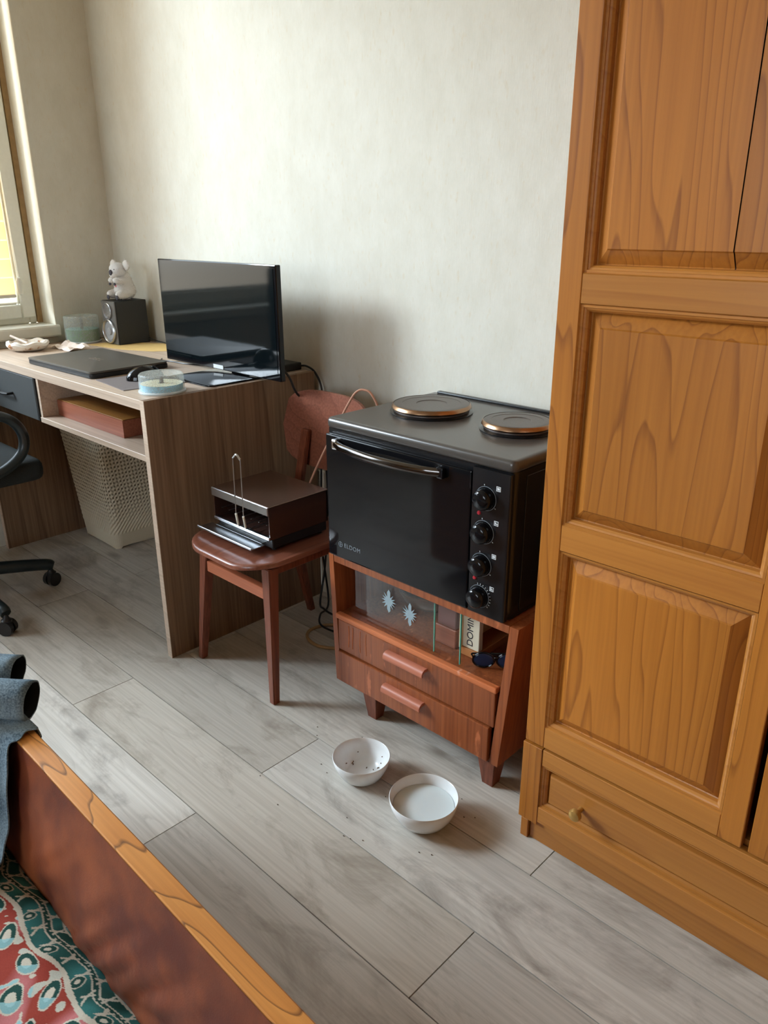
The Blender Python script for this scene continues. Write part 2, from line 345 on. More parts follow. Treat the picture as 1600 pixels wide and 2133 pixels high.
# ---------------------------------------------------------------- helpers
def nb():
    return bmesh.new()
def box(bm, x0, x1, y0, y1, z0, z1, bev=0.0, seg=1, rot=None):
    r = bmesh.ops.create_cube(bm, size=1.0)
    vs = r['verts']
    for v in vs:
        v.co = Vector(((x0+x1)/2+v.co.x*(x1-x0), (y0+y1)/2+v.co.y*(y1-y0), (z0+z1)/2+v.co.z*(z1-z0)))
    if bev > 0:
        es = list({e for v in vs for e in v.link_edges})
        rr = bmesh.ops.bevel(bm, geom=es, offset=bev, segments=seg, profile=.6, affect='EDGES', clamp_overlap=True)
        vs = list({v for f in rr['faces'] for v in f.verts} | {v for v in vs if v.is_valid})
    return vs
def prism(bm, pts, z0, z1, ax='z', bev=0.0, seg=2):
    """extrude polygon pts (2D) along axis ax between z0 and z1"""
    def P(a, b, c): return {'z': (a, b, c), 'y': (a, c, b), 'x': (c, a, b)}[ax]
    lo = [bm.verts.new(P(a, b, z0)) for a, b in pts]; hi = [bm.verts.new(P(a, b, z1)) for a, b in pts]
    n = len(pts)
    fs = [bm.faces.new(lo[::-1]), bm.faces.new(hi)]
    for i in range(n):
        fs.append(bm.faces.new((lo[i], lo[(i+1) % n], hi[(i+1) % n], hi[i])))
    bmesh.ops.recalc_face_normals(bm, faces=fs)
    if bev > 0:
        es = [e for e in bm.edges if e.is_valid and all(v in set(lo+hi) for v in e.verts) and ((e.verts[0] in lo) == (e.verts[1] in lo))]
        bmesh.ops.bevel(bm, geom=es, offset=bev, segments=seg, profile=.6, affect='EDGES', clamp_overlap=True)
    return lo+hi
def rrect(x0, x1, y0, y1, r, n=6, corners=(1, 1, 1, 1)):
    pts = []
    cs = [(x1-r, y1-r, 0), (x0+r, y1-r, 90), (x0+r, y0+r, 180), (x1-r, y0+r, 270)]
    cor = [(x1, y1), (x0, y1), (x0, y0), (x1, y0)]
    for i, (cx, cy, a0) in enumerate(cs):
        if corners[i]:
            for k in range(n+1):
                a = math.radians(a0+90*k/n); pts.append((cx+r*math.cos(a), cy+r*math.sin(a)))
        else: pts.append(cor[i])
    return pts
def lathe(bm, prof, cx, cy, n=40, close=False, ax='z', z0=0.0):
    """prof list of (r, h). revolve about an axis through (cx, cy)"""
    rings = []
    for r, h in prof:
        if r < 1e-6:
            p = {'z': (cx, cy, z0+h), 'y': (cx, z0+h, cy), 'x': (z0+h, cx, cy)}[ax]
            rings.append([bm.verts.new(p)])
        else:
            ring = []
            for k in range(n):
                a = 2*math.pi*k/n; u, v = cx+r*math.cos(a), cy+r*math.sin(a)
                ring.append(bm.verts.new({'z': (u, v, z0+h), 'y': (u, z0+h, v), 'x': (z0+h, u, v)}[ax]))
            rings.append(ring)
    fs = []
    for a, b in zip(rings[:-1], rings[1:]):
        for k in range(n):
            k2 = (k+1) % n
            if len(a) == 1 and len(b) == 1: continue
            if len(a) == 1: fs.append(bm.faces.new((a[0], b[k], b[k2])))
            elif len(b) == 1: fs.append(bm.faces.new((a[k], b[0], a[k2])))
            else: fs.append(bm.faces.new((a[k], b[k], b[k2], a[k2])))
    bmesh.ops.recalc_face_normals(bm, faces=fs)
    return [v for r_ in rings for v in r_]
def smooth_path(pts, n=8):
    P = [Vector(p) for p in pts]
    if len(P) < 3: return P
    out = []
    Q = [P[0]*2-P[1]]+P+[P[-1]*2-P[-2]]
    for i in range(1, len(Q)-2):
        for k in range(n):
            t = k/n
            a, b, c, d = Q[i-1], Q[i], Q[i+1], Q[i+2]
            out.append(.5*((2*b)+(c-a)*t+(2*a-5*b+4*c-d)*t*t+(3*b-a-3*c+d)*t**3))
    out.append(P[-1]); return out
def tube(bm, pts, r, n=10, smooth=True, seg=8, caps=True, sx=1.0, up=Vector((0, 0, 1))):
    """tube along pts; r a number or a function of t; sx scales the cross-section sideways"""
    P = smooth_path(pts, seg) if smooth else [Vector(p) for p in pts]
    rings = []; N = len(P); prev = None
    for i, p in enumerate(P):
        t = (P[min(i+1, N-1)]-P[max(i-1, 0)]).normalized()
        u = t.cross(up) if prev is None else prev-t*prev.dot(t)
        if u.length < 1e-4: u = t.cross(Vector((1, 0, 0)))
        u.normalize(); w = u.cross(t).normalized(); prev = u
        rr = r(i/(N-1)) if callable(r) else r
        rings.append([bm.verts.new(p+u*rr*sx*math.cos(2*math.pi*k/n)+w*rr*math.sin(2*math.pi*k/n)) for k in range(n)])
    fs = []
    for a, b in zip(rings[:-1], rings[1:]):
        for k in range(n):
            fs.append(bm.faces.new((a[k], a[(k+1) % n], b[(k+1) % n], b[k])))
    if caps:
        fs.append(bm.faces.new(rings[0][::-1])); fs.append(bm.faces.new(rings[-1]))
    bmesh.ops.recalc_face_normals(bm, faces=fs)
    return rings
def ellipsoid(bm, c, r, n=20, m=12, rot=None):
    res = bmesh.ops.create_uvsphere(bm, u_segments=n, v_segments=m, radius=1.0)
    for v in res['verts']:
        p = Vector((v.co.x*r[0], v.co.y*r[1], v.co.z*r[2]))
        if rot: p = rot @ p
        v.co = p+Vector(c)
    return res['verts']
ROOT = {}
def mesh_obj(name, bm, mat, smooth=False, angle=40):
    me = bpy.data.meshes.new(name); bm.normal_update(); bm.to_mesh(me); bm.free()
    for m in (mat if isinstance(mat, (list, tuple)) else [mat]): me.materials.append(m)
    if smooth:
        for p in me.polygons: p.use_smooth = True
        try: me.set_sharp_from_angle(angle=math.radians(angle))
        except Exception: pass
    o = bpy.data.objects.new(name, me); C.objects.link(o)
    return o
def thing(name, label, cat, loc=(0, 0, 0), rotz=0, group=None):
    o = bpy.data.objects.new(name, None); C.objects.link(o); o.empty_display_size = .05
    o.location = loc; o.rotation_euler = (0, 0, rotz); o['label'] = label; o['category'] = cat
    if group: o['group'] = group
    ROOT[o.name] = Vector(loc) if rotz == 0 else None
    return o
def part(name, bm, mat, parent, smooth=False, label=None, local=False, angle=40, kind=None):
    """bm in world coordinates (the parent chain has no rotation) unless local"""
    if not local:
        off = ROOT[parent.name]
        bmesh.ops.translate(bm, verts=bm.verts, vec=-off)
    o = mesh_obj(name, bm, mat, smooth, angle); o.parent = parent
    ROOT[o.name] = ROOT.get(parent.name)
    if label: o['label'] = label
    if kind: o['kind'] = kind
    return o
def solo(name, bm, mat, label, cat, loc, smooth=False, group=None, angle=40):
    bmesh.ops.translate(bm, verts=bm.verts, vec=-Vector(loc))
    o = mesh_obj(name, bm, mat, smooth, angle); o.location = loc; o['label'] = label; o['category'] = cat
    if group: o['group'] = group
    ROOT[o.name] = Vector(loc)
    return o
def struct(name, bm, mat, label=None, loc=(0, 0, 0), smooth=False):
    bmesh.ops.translate(bm, verts=bm.verts, vec=-Vector(loc))
    o = mesh_obj(name, bm, mat, smooth); o.location = loc; o['kind'] = 'structure'
    if label: o['label'] = label
    ROOT[o.name] = Vector(loc)
    return o
def text_mesh(name, s, size, mat, parent, matrix, ext=.0002, label=None, spacing=1.0):
    cu = bpy.data.curves.new(name, 'FONT'); cu.body = s; cu.size = size; cu.extrude = ext
    cu.align_x = 'CENTER'; cu.align_y = 'CENTER'; cu.space_character = spacing
    t = bpy.data.objects.new(name+'_curve', cu); C.objects.link(t)
    dg = bpy.context.evaluated_depsgraph_get(); me = bpy.data.meshes.new_from_object(t.evaluated_get(dg))
    bpy.data.objects.remove(t)
    me.transform(matrix); me.materials.clear(); me.materials.append(mat); me.name = name
    o = bpy.data.objects.new(name, me); C.objects.link(o); o.parent = parent
    ROOT[o.name] = ROOT.get(parent.name)
    if label: o['label'] = label
    return o

# ================================================================ SETTING
XL, YB, ZC = -2.99, 1.58, 2.42        # window wall, back wall, ceiling
XR, YF = 1.55, -2.6
bm = nb(); box(bm, XL-.1, XR+.1, YF-.1, YB+.1, -.14, -.012)
floor = struct('floor', bm, plain('underlay', srgb(80, 74, 66), .9), 'pale grey-brown oak laminate floor')
rearm = plain('warm_bounce_wall', srgb(204, 162, 108), .85, .1)  # unseen walls, tan chosen to bounce warm light into the room
# planks: rows 0.174 wide running along the back wall, 1.18 long, half-bond
def plank_mesh(x0, x1, y0, y1):
    b = nb(); g = .0011
    box(b, x0+g, x1-g, y0+g, y1-g, -.0105, 0.0); return b
row = -19
while .675+.174*row < YB-.005:
    y0 = .675+.174*row; y1 = min(y0+.174, YB-.001); y0 = max(y0, YF)
    if y1-y0 > .01:
        x = (-.597 if row % 2 == 0 else -1.207)-1.18*4
        while x < XR:
            a, b_ = max(x, XL+.001), min(x+1.18, XR-.001)
            if b_-a > .02:
                p = part('plank', plank_mesh(a, b_, y0, y1), floorm, floor, smooth=False)
            x += 1.18
    row += 1
bm = nb(); box(bm, XL-.12, XR+.1, YB, YB+.1, 0, ZC)
struct('wall_back', bm, wallm, 'pale beige textured wallpaper wall behind the desk')
bm = nb(); box(bm, XR, XR+.1, YF, YB, 0, ZC); struct('wall_right', bm, rearm)
# front wall with an opening added for the rear fill lamp
bm = nb(); box(bm, XL-.1, -1.4, YF-.1, YF, 0, ZC); box(bm, .2, XR, YF-.1, YF, 0, ZC); box(bm, -1.4, .2, YF-.1, YF, 0, .85); box(bm, -1.4, .2, YF-.1, YF, 2.1, ZC)
struct('wall_front', bm, rearm)
bm = nb(); box(bm, XL-.1, XR+.1, YF-.1, YB+.1, ZC, ZC+.1); struct('ceiling', bm, plain('ceiling_paint', srgb(206, 200, 188), .9, .1))
# window wall with opening y -1.15..1.313, z .812..2.08
WY0, WY1, WZ0, WZ1 = -1.10, 1.313, .812, 2.28
bm = nb(); T = .17
box(bm, XL-T, XL, YF, WY0, 0, ZC); box(bm, XL-T, XL, WY1, YB, 0, ZC); box(bm, XL-T, XL, WY0, WY1, 0, WZ0-.045); box(bm, XL-T, XL, WY0, WY1, WZ1, ZC)
struct('wall_left', bm, wallm, 'beige wallpaper wall with the window')
bm = nb()  # plaster reveal lining
box(bm, XL-.108, XL+.0012, WY1-.003, WY1+.0005, WZ0, WZ1, .0005); box(bm, XL-.108, XL+.0012, WY0, WY1, WZ1-.003, WZ1, .0005)
struct('trim_1', bm, plaster, 'white plastered window reveal')
bm = nb(); prism(bm, [(XL-.115, WZ0), (XL+.014, WZ0), (XL+.018, WZ0-.006), (XL+.018, WZ0-.036), (XL+.014, WZ0-.042), (XL-.115, WZ0-.042)], WY0-.03, WY1+.006, 'y')
for v in bm.verts: pass
struct('trim_2', bm, white_pvc, 'white plastic window sill')
# window: frame, sashes, panes, blind
XW = XL-.108
wbm = nb()
fy0, fy1 = WY0+.02, WY1-.024
def ring_frame(b, x0, x1, y0, y1, z0, z1, w, bev=.004):
    box(b, x0, x1, y0, y0+w, z0, z1, bev); box(b, x0, x1, y1-w, y1, z0, z1, bev)
    box(b, x0+.0006, x1-.0006, y0+w, y1-w, z0, z0+w, bev); box(b, x0+.0006, x1-.0006, y0+w, y1-w, z1-w, z1, bev)
ring_frame(wbm, XW-.055, XW-.001, fy0, fy1, WZ0, WZ1-.005, .028)
my = .93
box(wbm, XW-.055, XW-.001, my-.02, my+.02, WZ0+.028, WZ1-.03, .003)
window = struct('window_1', wbm, white_pvc, 'white plastic window beside the desk')
for (a, b_) in ((my+.004, fy1-.006), (fy0+.006, my-.004)):
    b = nb(); ring_frame(b, XW-.012, XW+.014, a, b_, WZ0+.022, WZ1-.012, .052, .005)
    s = part('sash', b, white_pvc, window, smooth=True)
    b = nb(); ring_frame(b, XW-.004, XW+.006, a+.052, b_-.052, WZ0+.074, WZ1-.064, .010, .003)
    part('glazing_bead', b, white_pvc, s)
    b = nb(); box(b, XW-.006, XW-.002, a+.05, b_-.05, WZ0+.072, WZ1-.062); part('pane', b, clear_glass, s)
b = nb(); box(b, XW-.06, XW+.002, fy1+.001, WY1-.003, WZ0+.001, WZ1-.004, .001); part('gap_filler', b, brown_gap, window, label='brown bare strip beside the white frame')
# blind on the visible sash: alternating bands
bl = thing('window_blind', 'cream and orange banded fabric blind lowered over the window sash', 'blind', (XW+.012, .88, .93))
yb0, yb1 = my+.075, fy1-.006-.056-.012
zz = .925; i = 0
while zz < 2.14:
    b = nb()
    hgt = .058 if i % 2 == 0 else .007
    NY = 8
    vs = []
    for k in range(NY+1):
        y = yb0+(yb1-yb0)*k/NY
        vs.append([b.verts.new((XW+.020+.0022*math.sin(math.pi*j/4), y, zz+hgt*j/4)) for j in range(5)])
    for k in range(NY):
        for j in range(4): b.faces.new((vs[k][j], vs[k+1][j], vs[k+1][j+1], vs[k][j+1]))
    part('band', b, blind_a if i % 2 == 0 else blind_b, bl, smooth=True)
    zz += hgt; i += 1
b = nb(); box(b, XW+.015, XW+.026, yb0, yb1, .912, .925, .003); part('bottom_bar', b, offwhite, bl)
b = nb(); box(b, XW+.012, XW+.038, yb0, yb1, 2.150, 2.190, .006, 2); part('head_box', b, white_pvc, bl)
b = nb(); tube(b, [(XW+.030, 1.214, 2.15), (XW+.030, 1.216, 1.3), (XW+.032, 1.222, .985)], .0013, 6); tube(b, [(XW+.030, 1.226, 2.15), (XW+.030, 1.228, 1.3), (XW+.032, 1.232, .985)], .0013, 6)
part('cord', b, offwhite, bl, smooth=True)
b = nb(); lathe(b, [(0, 0), (.008, .004), (.011, .02), (.011, .05), (.007, .062), (0, .066)], XW+.033, 1.229, 14, z0=.92)
part('cord_weight', b, white_pvc, bl, smooth=True)
# unseen window frame behind the camera, added around the fill lamp's opening
b = nb()
w2 = []
x0, x1, z0, z1 = -1.38, .18, .87, 2.08
for q in ((x0, x0+.06, z0, z1), (x1-.06, x1, z0, z1), (x0+.06, x1-.06, z0, z0+.06), (x0+.06, x1-.06, z1-.06, z1), (-.63, -.57, z0+.06, z1-.06)):
    box(b, q[0], q[1], YF-.08, YF-.03, q[2], q[3], .004)
struct('rear_fill_window', b, white_pvc)
# white board against the foot of the back wall, behind chair and cabinet
bm = nb(); box(bm, -1.845, -1.50, 1.566, 1.579, 0, .43, .002)
solo('wall_board', bm, offwhite, 'white board leaning on the wall behind the wooden chair', 'board', (-1.67, 1.572, 0))

# ================================================================ WARDROBE
WX0, FY = -.680, 1.100
wd = thing('wardrobe', 'tall honey pine wardrobe with panelled doors and a bottom drawer', 'wardrobe', (WX0, FY, 0))
b = nb(); box(b, WX0+.004, WX0+.024, FY+.022, 1.575, .0, 2.05); part('side_panel', b, pine_v, wd)
b = nb(); box(b, .16, .18, FY+.022, 1.575, .0, 2.05); part('side_panel', b, pine_v, wd)
b = nb(); box(b, WX0+.024, .16, 1.555, 1.57, .05, 2.03); part('back_board', b, pine_v, wd)
b = nb(); box(b, WX0+.024, .16, FY+.03, 1.55, 2.03, 2.05); box(b, WX0-.01, .19, FY-.015, 1.575, 2.05, 2.09, .008); part('cornice', b, pine_h, wd)
b = nb(); box(b, WX0+.024, .16, FY+.024, 1.55, .222, .236); part('bottom_board', b, pine_h, wd)
b = nb(); box(b, WX0+.024, .16, FY+.0075, FY+.020, 0.0, .052, .001); part('plinth', b, pine_h, wd)
b = nb(); box(b, WX0+.006, WX0+.0225, FY+.0005, FY+.020, 0, .0445, .001); part('foot', b, pine_v, wd)
PROF = [(0, 0.0), (.0012, .0030), (.0050, .0030), (.0056, .0052), (.0085, .0065), (.0115, .0100), (.0125, .0165)]
def moulding(b, x0, x1, z0, z1, y, prof=PROF):
    rings = []
    for d, dp in prof:
        rings.append([b.verts.new((x0+d, y+dp, z0+d)), b.verts.new((x1-d, y+dp, z0+d)), b.verts.new((x1-d, y+dp, z1-d)), b.verts.new((x0+d, y+dp, z1-d))])
    fs = []
    for p, q in zip(rings[:-1], rings[1:]):
        for k in range(4): fs.append(b.faces.new((p[k], p[(k+1) % 4], q[(k+1) % 4], q[k])))
    for f in fs: f.normal_update()
    return rings
def raised(b, x0, x1, z0, z1, y, L=True, R=True, w=.036, wt=None):
    """raised and fielded panel, front towards -y; bevel on the chosen sides"""
    prof = [(.0105, .0170), (.0140, .0190), (w-.0022, .0062), (w, .0034)]
    def hgt(x, z):
        d = min(x-x0 if L else 9, x1-x if R else 9, z-z0, z1-z)
        for (a, ha), (c, hc) in zip(prof[:-1], prof[1:]):
            if d <= a: return ha
            if d < c: return ha+(hc-ha)*(d-a)/(c-a)
        return prof[-1][1]
    ds = [p[0] for p in prof]
    xs = sorted(([x0+d for d in ds] if L else [x0])+([x1-d for d in ds] if R else [x1]))
    zs = sorted([z0+d for d in ds]+[z1-d for d in ds])
    V = [[b.verts.new((x, y+hgt(x, z), z)) for z in zs] for x in xs]
    cx, cz = (x0+x1)/2, (z0+z1)/2
    for i in range(len(xs)-1):
        for j in range(len(zs)-1):
            a, c, d, e = V[i][j], V[i+1][j], V[i+1][j+1], V[i][j+1]
            mx_, mz_ = (xs[i]+xs[i+1])/2, (zs[j]+zs[j+1])/2
            if (mx_ < cx) == (mz_ < cz):
                b.faces.new((a, c, d)); b.faces.new((a, d, e))
            else:
                b.faces.new((a, c, e)); b.faces.new((c, d, e))
    for f in b.faces: f.normal_update()
    bmesh.ops.recalc_face_normals(b, faces=b.faces)
    return b
def flip_to_camera(b):
    # all panel faces look towards -y
    for f in b.faces:
        f.normal_update()
        if f.normal.y > 0: f.normal_flip()
def door(x0, x1, sl, sr):
    z0, z1 = .2325, 2.02
    b = nb(); box(b, x0, x0+sl, FY, FY+.020, z0, z1, .0012); box(b, x1-sr, x1, FY, FY+.020, z0, z1, .0012)
    d = part('door', b, pine_v, wd)
    rails = [(.2325, .277), (.643, .690), (1.058, 1.103), (1.965, 2.02)]
    a, c = x0+sl, x1-sr
    for r0, r1 in rails:
        b = nb(); box(b, a+.0003, c-.0003, FY+.0003, FY+.0197, r0, r1, .001); part('rail', b, pine_h, d)
    for (r0, r1), (s0, s1) in zip(rails[:-1], rails[1:]):
        b = nb(); moulding(b, a, c, r1, s0, FY+.0004); flip_to_camera(b); part('moulding', b, pine_h, d, smooth=False)
        if r1 > 1.0:
            xc = x0+.2605
            b = nb(); raised(b, a, xc-.0009, r1, s0, FY, True, False); flip_to_camera(b); part('panel', b, pine_v, d)
            b = nb(); raised(b, xc+.0009, c, r1, s0, FY, False, True); flip_to_camera(b); part('panel', b, pine_v, d)
            b = nb(); box(b, xc-.01, xc+.01, FY+.0192, FY+.0198, r1+.004, s0-.004); part('back_strip', b, dark_brown, d)
        else:
            b = nb(); raised(b, a, c, r1, s0, FY); flip_to_camera(b); part('panel', b, pine_v, d)
    return d
door(-.677, -.2665, .040, .037)
door(-.2550, .1570, .037, .040)
# drawer front unit
b = nb(); box(b, -.6805, -.6375, FY-.001, FY+.0195, .046, .2265, .001); part('corner_stile', b, pine_v, wd)
b = nb()
dx0, dx1 = -.6365, .157
box(b, dx0, dx1, FY, FY+.0195, .190, .2265, .001); box(b, dx0, dx1, FY-.001, FY+.0185, .0535, .0905, .001)
box(b, dx1-.04, dx1, FY+.0002, FY+.0195, .0905, .190)
dr = part('drawer', b, pine_h, wd)
b = nb(); moulding(b, dx0, dx1-.04, .0905, .190, FY+.0004); flip_to_camera(b); part('moulding', b, pine_h, dr)
b = nb(); raised(b, dx0, dx1-.04, .0905, .190, FY, w=.020); flip_to_camera(b); part('panel', b, pine_h, dr)
for kx in (-.547, .03):
    b = nb(); lathe(b, [(.005, .004), (.005, -.006), (.0062, -.010), (.0115, -.015), (.0125, -.020), (.0105, -.025), (.005, -.0278), (0, -.028)], kx, .138, 20, ax='y', z0=FY)
    part('knob', b, plain('brass_knob', srgb(190, 150, 84), .28, .5, metal=.55), dr, smooth=True, label='round brassy knob')

# ================================================================ LOW CABINET
cb = thing('cabinet', 'low reddish wooden cabinet with glass fronted shelf and two drawers', 'cabinet', (-1.03, 1.16, 0))
CY0, CY1 = 1.160, 1.52
def side(b, xt, xb, th):
    # slanted side: outer x = xt at the top, xb at the bottom, th towards the inside
    prism(b, [(xt, .42), (xt+th, .42), (xb+th, .072), (xb, .072)], CY0, CY1, 'y')
b = nb(); side(b, -1.304, -1.287, .016); part('side_panel', b, maho_z, cb)
b = nb(); side(b, -.747, -.7795, -.021); part('side_panel', b, maho_z, cb)
b = nb(); box(b, -1.2865, -.770, CY0+.0005, CY1, .402, .4195, .001); part('top_panel', b, maho_x, cb)
b = nb(); box(b, -1.280, -.786, CY0+.012, CY1, .252, .2625, .001); part('shelf', b, maho_x, cb)
b = nb(); box(b, -1.272, -.800, CY0+.004, CY1-.01, .0725, .0815, .001); part('bottom_panel', b, maho_x, cb)
b = nb(); box(b, -1.285, -.775, CY1-.010, CY1-.002, .082, .401); part('back_panel', b, maho_x, cb)
gripw = wood('grip_wood', (srgb(120, 60, 40), srgb(176, 104, 78), srgb(190, 122, 96)), 'x', .42, ringmix=.2)
def drawer(z0, z1, xl, xr, yo, hx):
    b = nb(); box(b, xl, xr, CY0+yo, CY0+yo+.016, z0, z1, .0025, 2)
    d = part('drawer', b, maho_x, cb)
    # half-round grip: lip with hooked underside
    hz = (z0+z1)/2+.016
    pts = [(CY0+yo-.0004, hz+.008), (CY0+yo-.009, hz+.009), (CY0+yo-.016, hz+.005), (CY0+yo-.0195, hz-.002), (CY0+yo-.019, hz-.009), (CY0+yo-.0155, hz-.009), (CY0+yo-.0155, hz-.003), (CY0+yo-.010, hz+.001), (CY0+yo-.0004, hz+.001)]
    b = nb(); prism(b, pts, hx, hx+.122, 'x'); part('handle', b, gripw, d, smooth=True, angle=50)
    return d
drawer(.1665, .2515, -1.2735, -.7935, -.0020, -1.102)
drawer(.0765, .1630, -1.2725, -.8035, -.0065, -1.105)
b = nb(); box(b, -1.2805, -.7905, CY0-.0045, CY0+.0115, .2522, .2660, .003, 2); part('shelf_lip', b, wood('worn_lip', (srgb(150, 76, 40), srgb(186, 100, 54), srgb(206, 130, 90)), 'x', .4, wear=srgb(216, 164, 140), ringmix=.3), cb, label='worn paler front edge')
# scratches on the upper drawer
for k, (sx0, w_) in enumerate(((-1.236, .0022), (-1.222, .0022), (-1.196, .0012), (-1.176, .0010))):
    b = nb(); pts = [(sx0+.0012*math.sin(t*.9+k), CY0-.0026, .2445-.012*t) for t in range(0, 6)]
    tube(b, pts, w_*.5, 5, sx=1.0); part('scratch', b, plain('scratch_wood%d' % k, srgb(206, 122, 74), .6), cb, smooth=True)
def leg4(b, cx, cy, w, wb, z1, dx=0, dy=0):
    lo = [(cx+dx-wb/2, cy+dy-wb/2), (cx+dx+wb/2, cy+dy-wb/2), (cx+dx+wb/2, cy+dy+wb/2), (cx+dx-wb/2, cy+dy+wb/2)]
    hi = [(cx-w/2, cy-w/2), (cx+w/2, cy-w/2), (cx+w/2, cy+w/2), (cx-w/2, cy+w/2)]
    L_ = [b.verts.new((x, y, 0)) for x, y in lo]; H = [b.verts.new((x, y, z1)) for x, y in hi]
    b.faces.new(L_[::-1]); b.faces.new(H)
    for i in range(4): b.faces.new((L_[i], L_[(i+1) % 4], H[(i+1) % 4], H[i]))
    bmesh.ops.bevel(b, geom=list(b.edges), offset=.0012, segments=1, affect='EDGES')
for cx, cy, dx, dy in ((-1.172, 1.186, .0, .0), (-.812, 1.186, 0, 0), (-1.172, 1.47, 0, .0), (-.812, 1.47, 0, 0)):
    b = nb(); leg4(b, cx, cy, .046, .028, .0722, dx, dy); part('leg', b, chairleg, cb)
# sliding glass doors
g1 = nb(); box(g1, -1.192, -.906, CY0+.018, CY0+.0215, .2665, .4015); gp = part('glass_door', g1, cab_glass, cb)
g2 = nb(); box(g2, -1.272, -.986, CY0+.025, CY0+.0285, .2635, .4015); gq = part('glass_door', g2, cab_glass, cb)
b = nb(); box(b, -.9062, -.9048, CY0+.0178, CY0+.0217, .2668, .4014); part('glass_edge', b, green_edge, gp, label='green polished edge of the glass')
b = nb(); box(b, -.9862, -.9848, CY0+.0248, CY0+.0287, .2635, .4014); part('glass_edge', b, green_edge, gq, label='green polished edge of the glass')
def star(b, cx, cz, r, y, n=16, seed=1):
    rnd = random.Random(seed); c0 = b.verts.new((cx, y, cz)); V = []
    for k in range(n*2):
        a = math.pi*k/n
        rr = r*(.42+.1*rnd.random()) if k % 2 else r*(.90+.2*rnd.random())
        if k in (n//2*1, n//2*3): rr = r*1.3
        V.append(b.verts.new((cx+rr*math.cos(a), y, cz+rr*math.sin(a))))
    for k in range(2*n): b.faces.new((c0, V[k], V[(k+1) % (2*n)]))
    r_ = bmesh.ops.extrude_face_region(b, geom=list(b.faces)); bmesh.ops.translate(b, verts=[g for g in r_['geom'] if isinstance(g, bmesh.types.BMVert)], vec=(0, -.0006, 0))
for k, (cx, cz) in enumerate(((-1.118, .347), (-1.052, .336))):
    b = nb(); star(b, cx, cz, .023, CY0+.0176, 14, k); part('snowflake_decal', b, decal, gp, label='pale blue frosted star on the glass')
# things on the shelf inside
b = nb(); lathe(b, [(0, .002), (.045, .002), (.070, .018), (.088, .052), (.085, .054), (.066, .022), (.04, .008), (0, .008)], -1.14, 1.36, 36, z0=.2625)
solo('dish', b, plain('brown_dish', srgb(96, 70, 50), .3, .5), 'dark brown round dish behind the star decals in the cabinet', 'dish', (-1.14, 1.36, .2635), smooth=True)
t = thing('wooden_case', 'small reddish wooden box standing behind the glass in the cabinet', 'box', (-.985, 1.25, .263))
b = nb(); box(b, -1.015, -.955, 1.225, 1.30, .263, .310, .002); part('base', b, caseW, t)
b = nb(); box(b, -1.012, -.958, 1.229, 1.296, .3102, .376, .002); part('lid', b, plain('purple_brown', srgb(112, 76, 72), .35, .5), t)
t = thing('domino_box', 'narrow cream and tan box with dark lettering in the open cabinet end', 'box', (-.905, 1.25, .263))
b = nb(); box(b, -.937, -.889, 1.222, 1.40, .263, .282, .001); part('box_base', b, plain('tan_card', srgb(170, 110, 62), .6), t)
b = nb(); box(b, -.935, -.890, 1.226, 1.24, .2822, .372, .001); lp = part('box_front', b, cream_label, t)
b = nb(); box(b, -.9375, -.9355, 1.215, 1.39, .2822, .376, .0006); part('box_edge', b, plain('pale_card', srgb(222, 200, 160), .6), t)
text_mesh('lettering', 'DOMINO', .0235, plain('dark_print', (.02, .02, .03, 1), .6), lp,
          Matrix.Translation((-.914+.905, 1.2255-1.25, .338-.263)) @ Matrix.Rotation(math.radians(90), 4, 'X') @ Matrix.Rotation(math.radians(90), 4, 'Z'))
t = thing('sunglasses', 'dark blue folded sunglasses on the right of the cabinet shelf', 'sunglasses', (-.843, 1.225, .2645), math.radians(38))
for s in (-1, 1):
    b = nb(); ellipsoid(b, (s*.026, 0, .018), (.022, .0035, .0165), 20, 10); part('lens', b, blue_lens, t, smooth=True, local=True)
    b = nb(); ring = [(s*.026+.0235*math.cos(a), 0, .018+.0178*math.sin(a)) for a in [2*math.pi*k/20 for k in range(21)]]
    tube(b, ring, .0022, 6, smooth=False); part('rim', b, black_gloss, t, smooth=True, local=True)
    b = nb(); tube(b, [(s*.050, 0, .026), (s*.048, .012, .026), (0, .018+.004*s, .022), (-s*.035, .020+.004*s, .016)], .002, 6); part('temple', b, black_gloss, t, smooth=True, local=True)
b = nb(); tube(b, [(-.006, 0, .022), (0, -.001, .025), (.006, 0, .022)], .0018, 6); part('bridge', b, black_gloss, t, smooth=True, local=True)

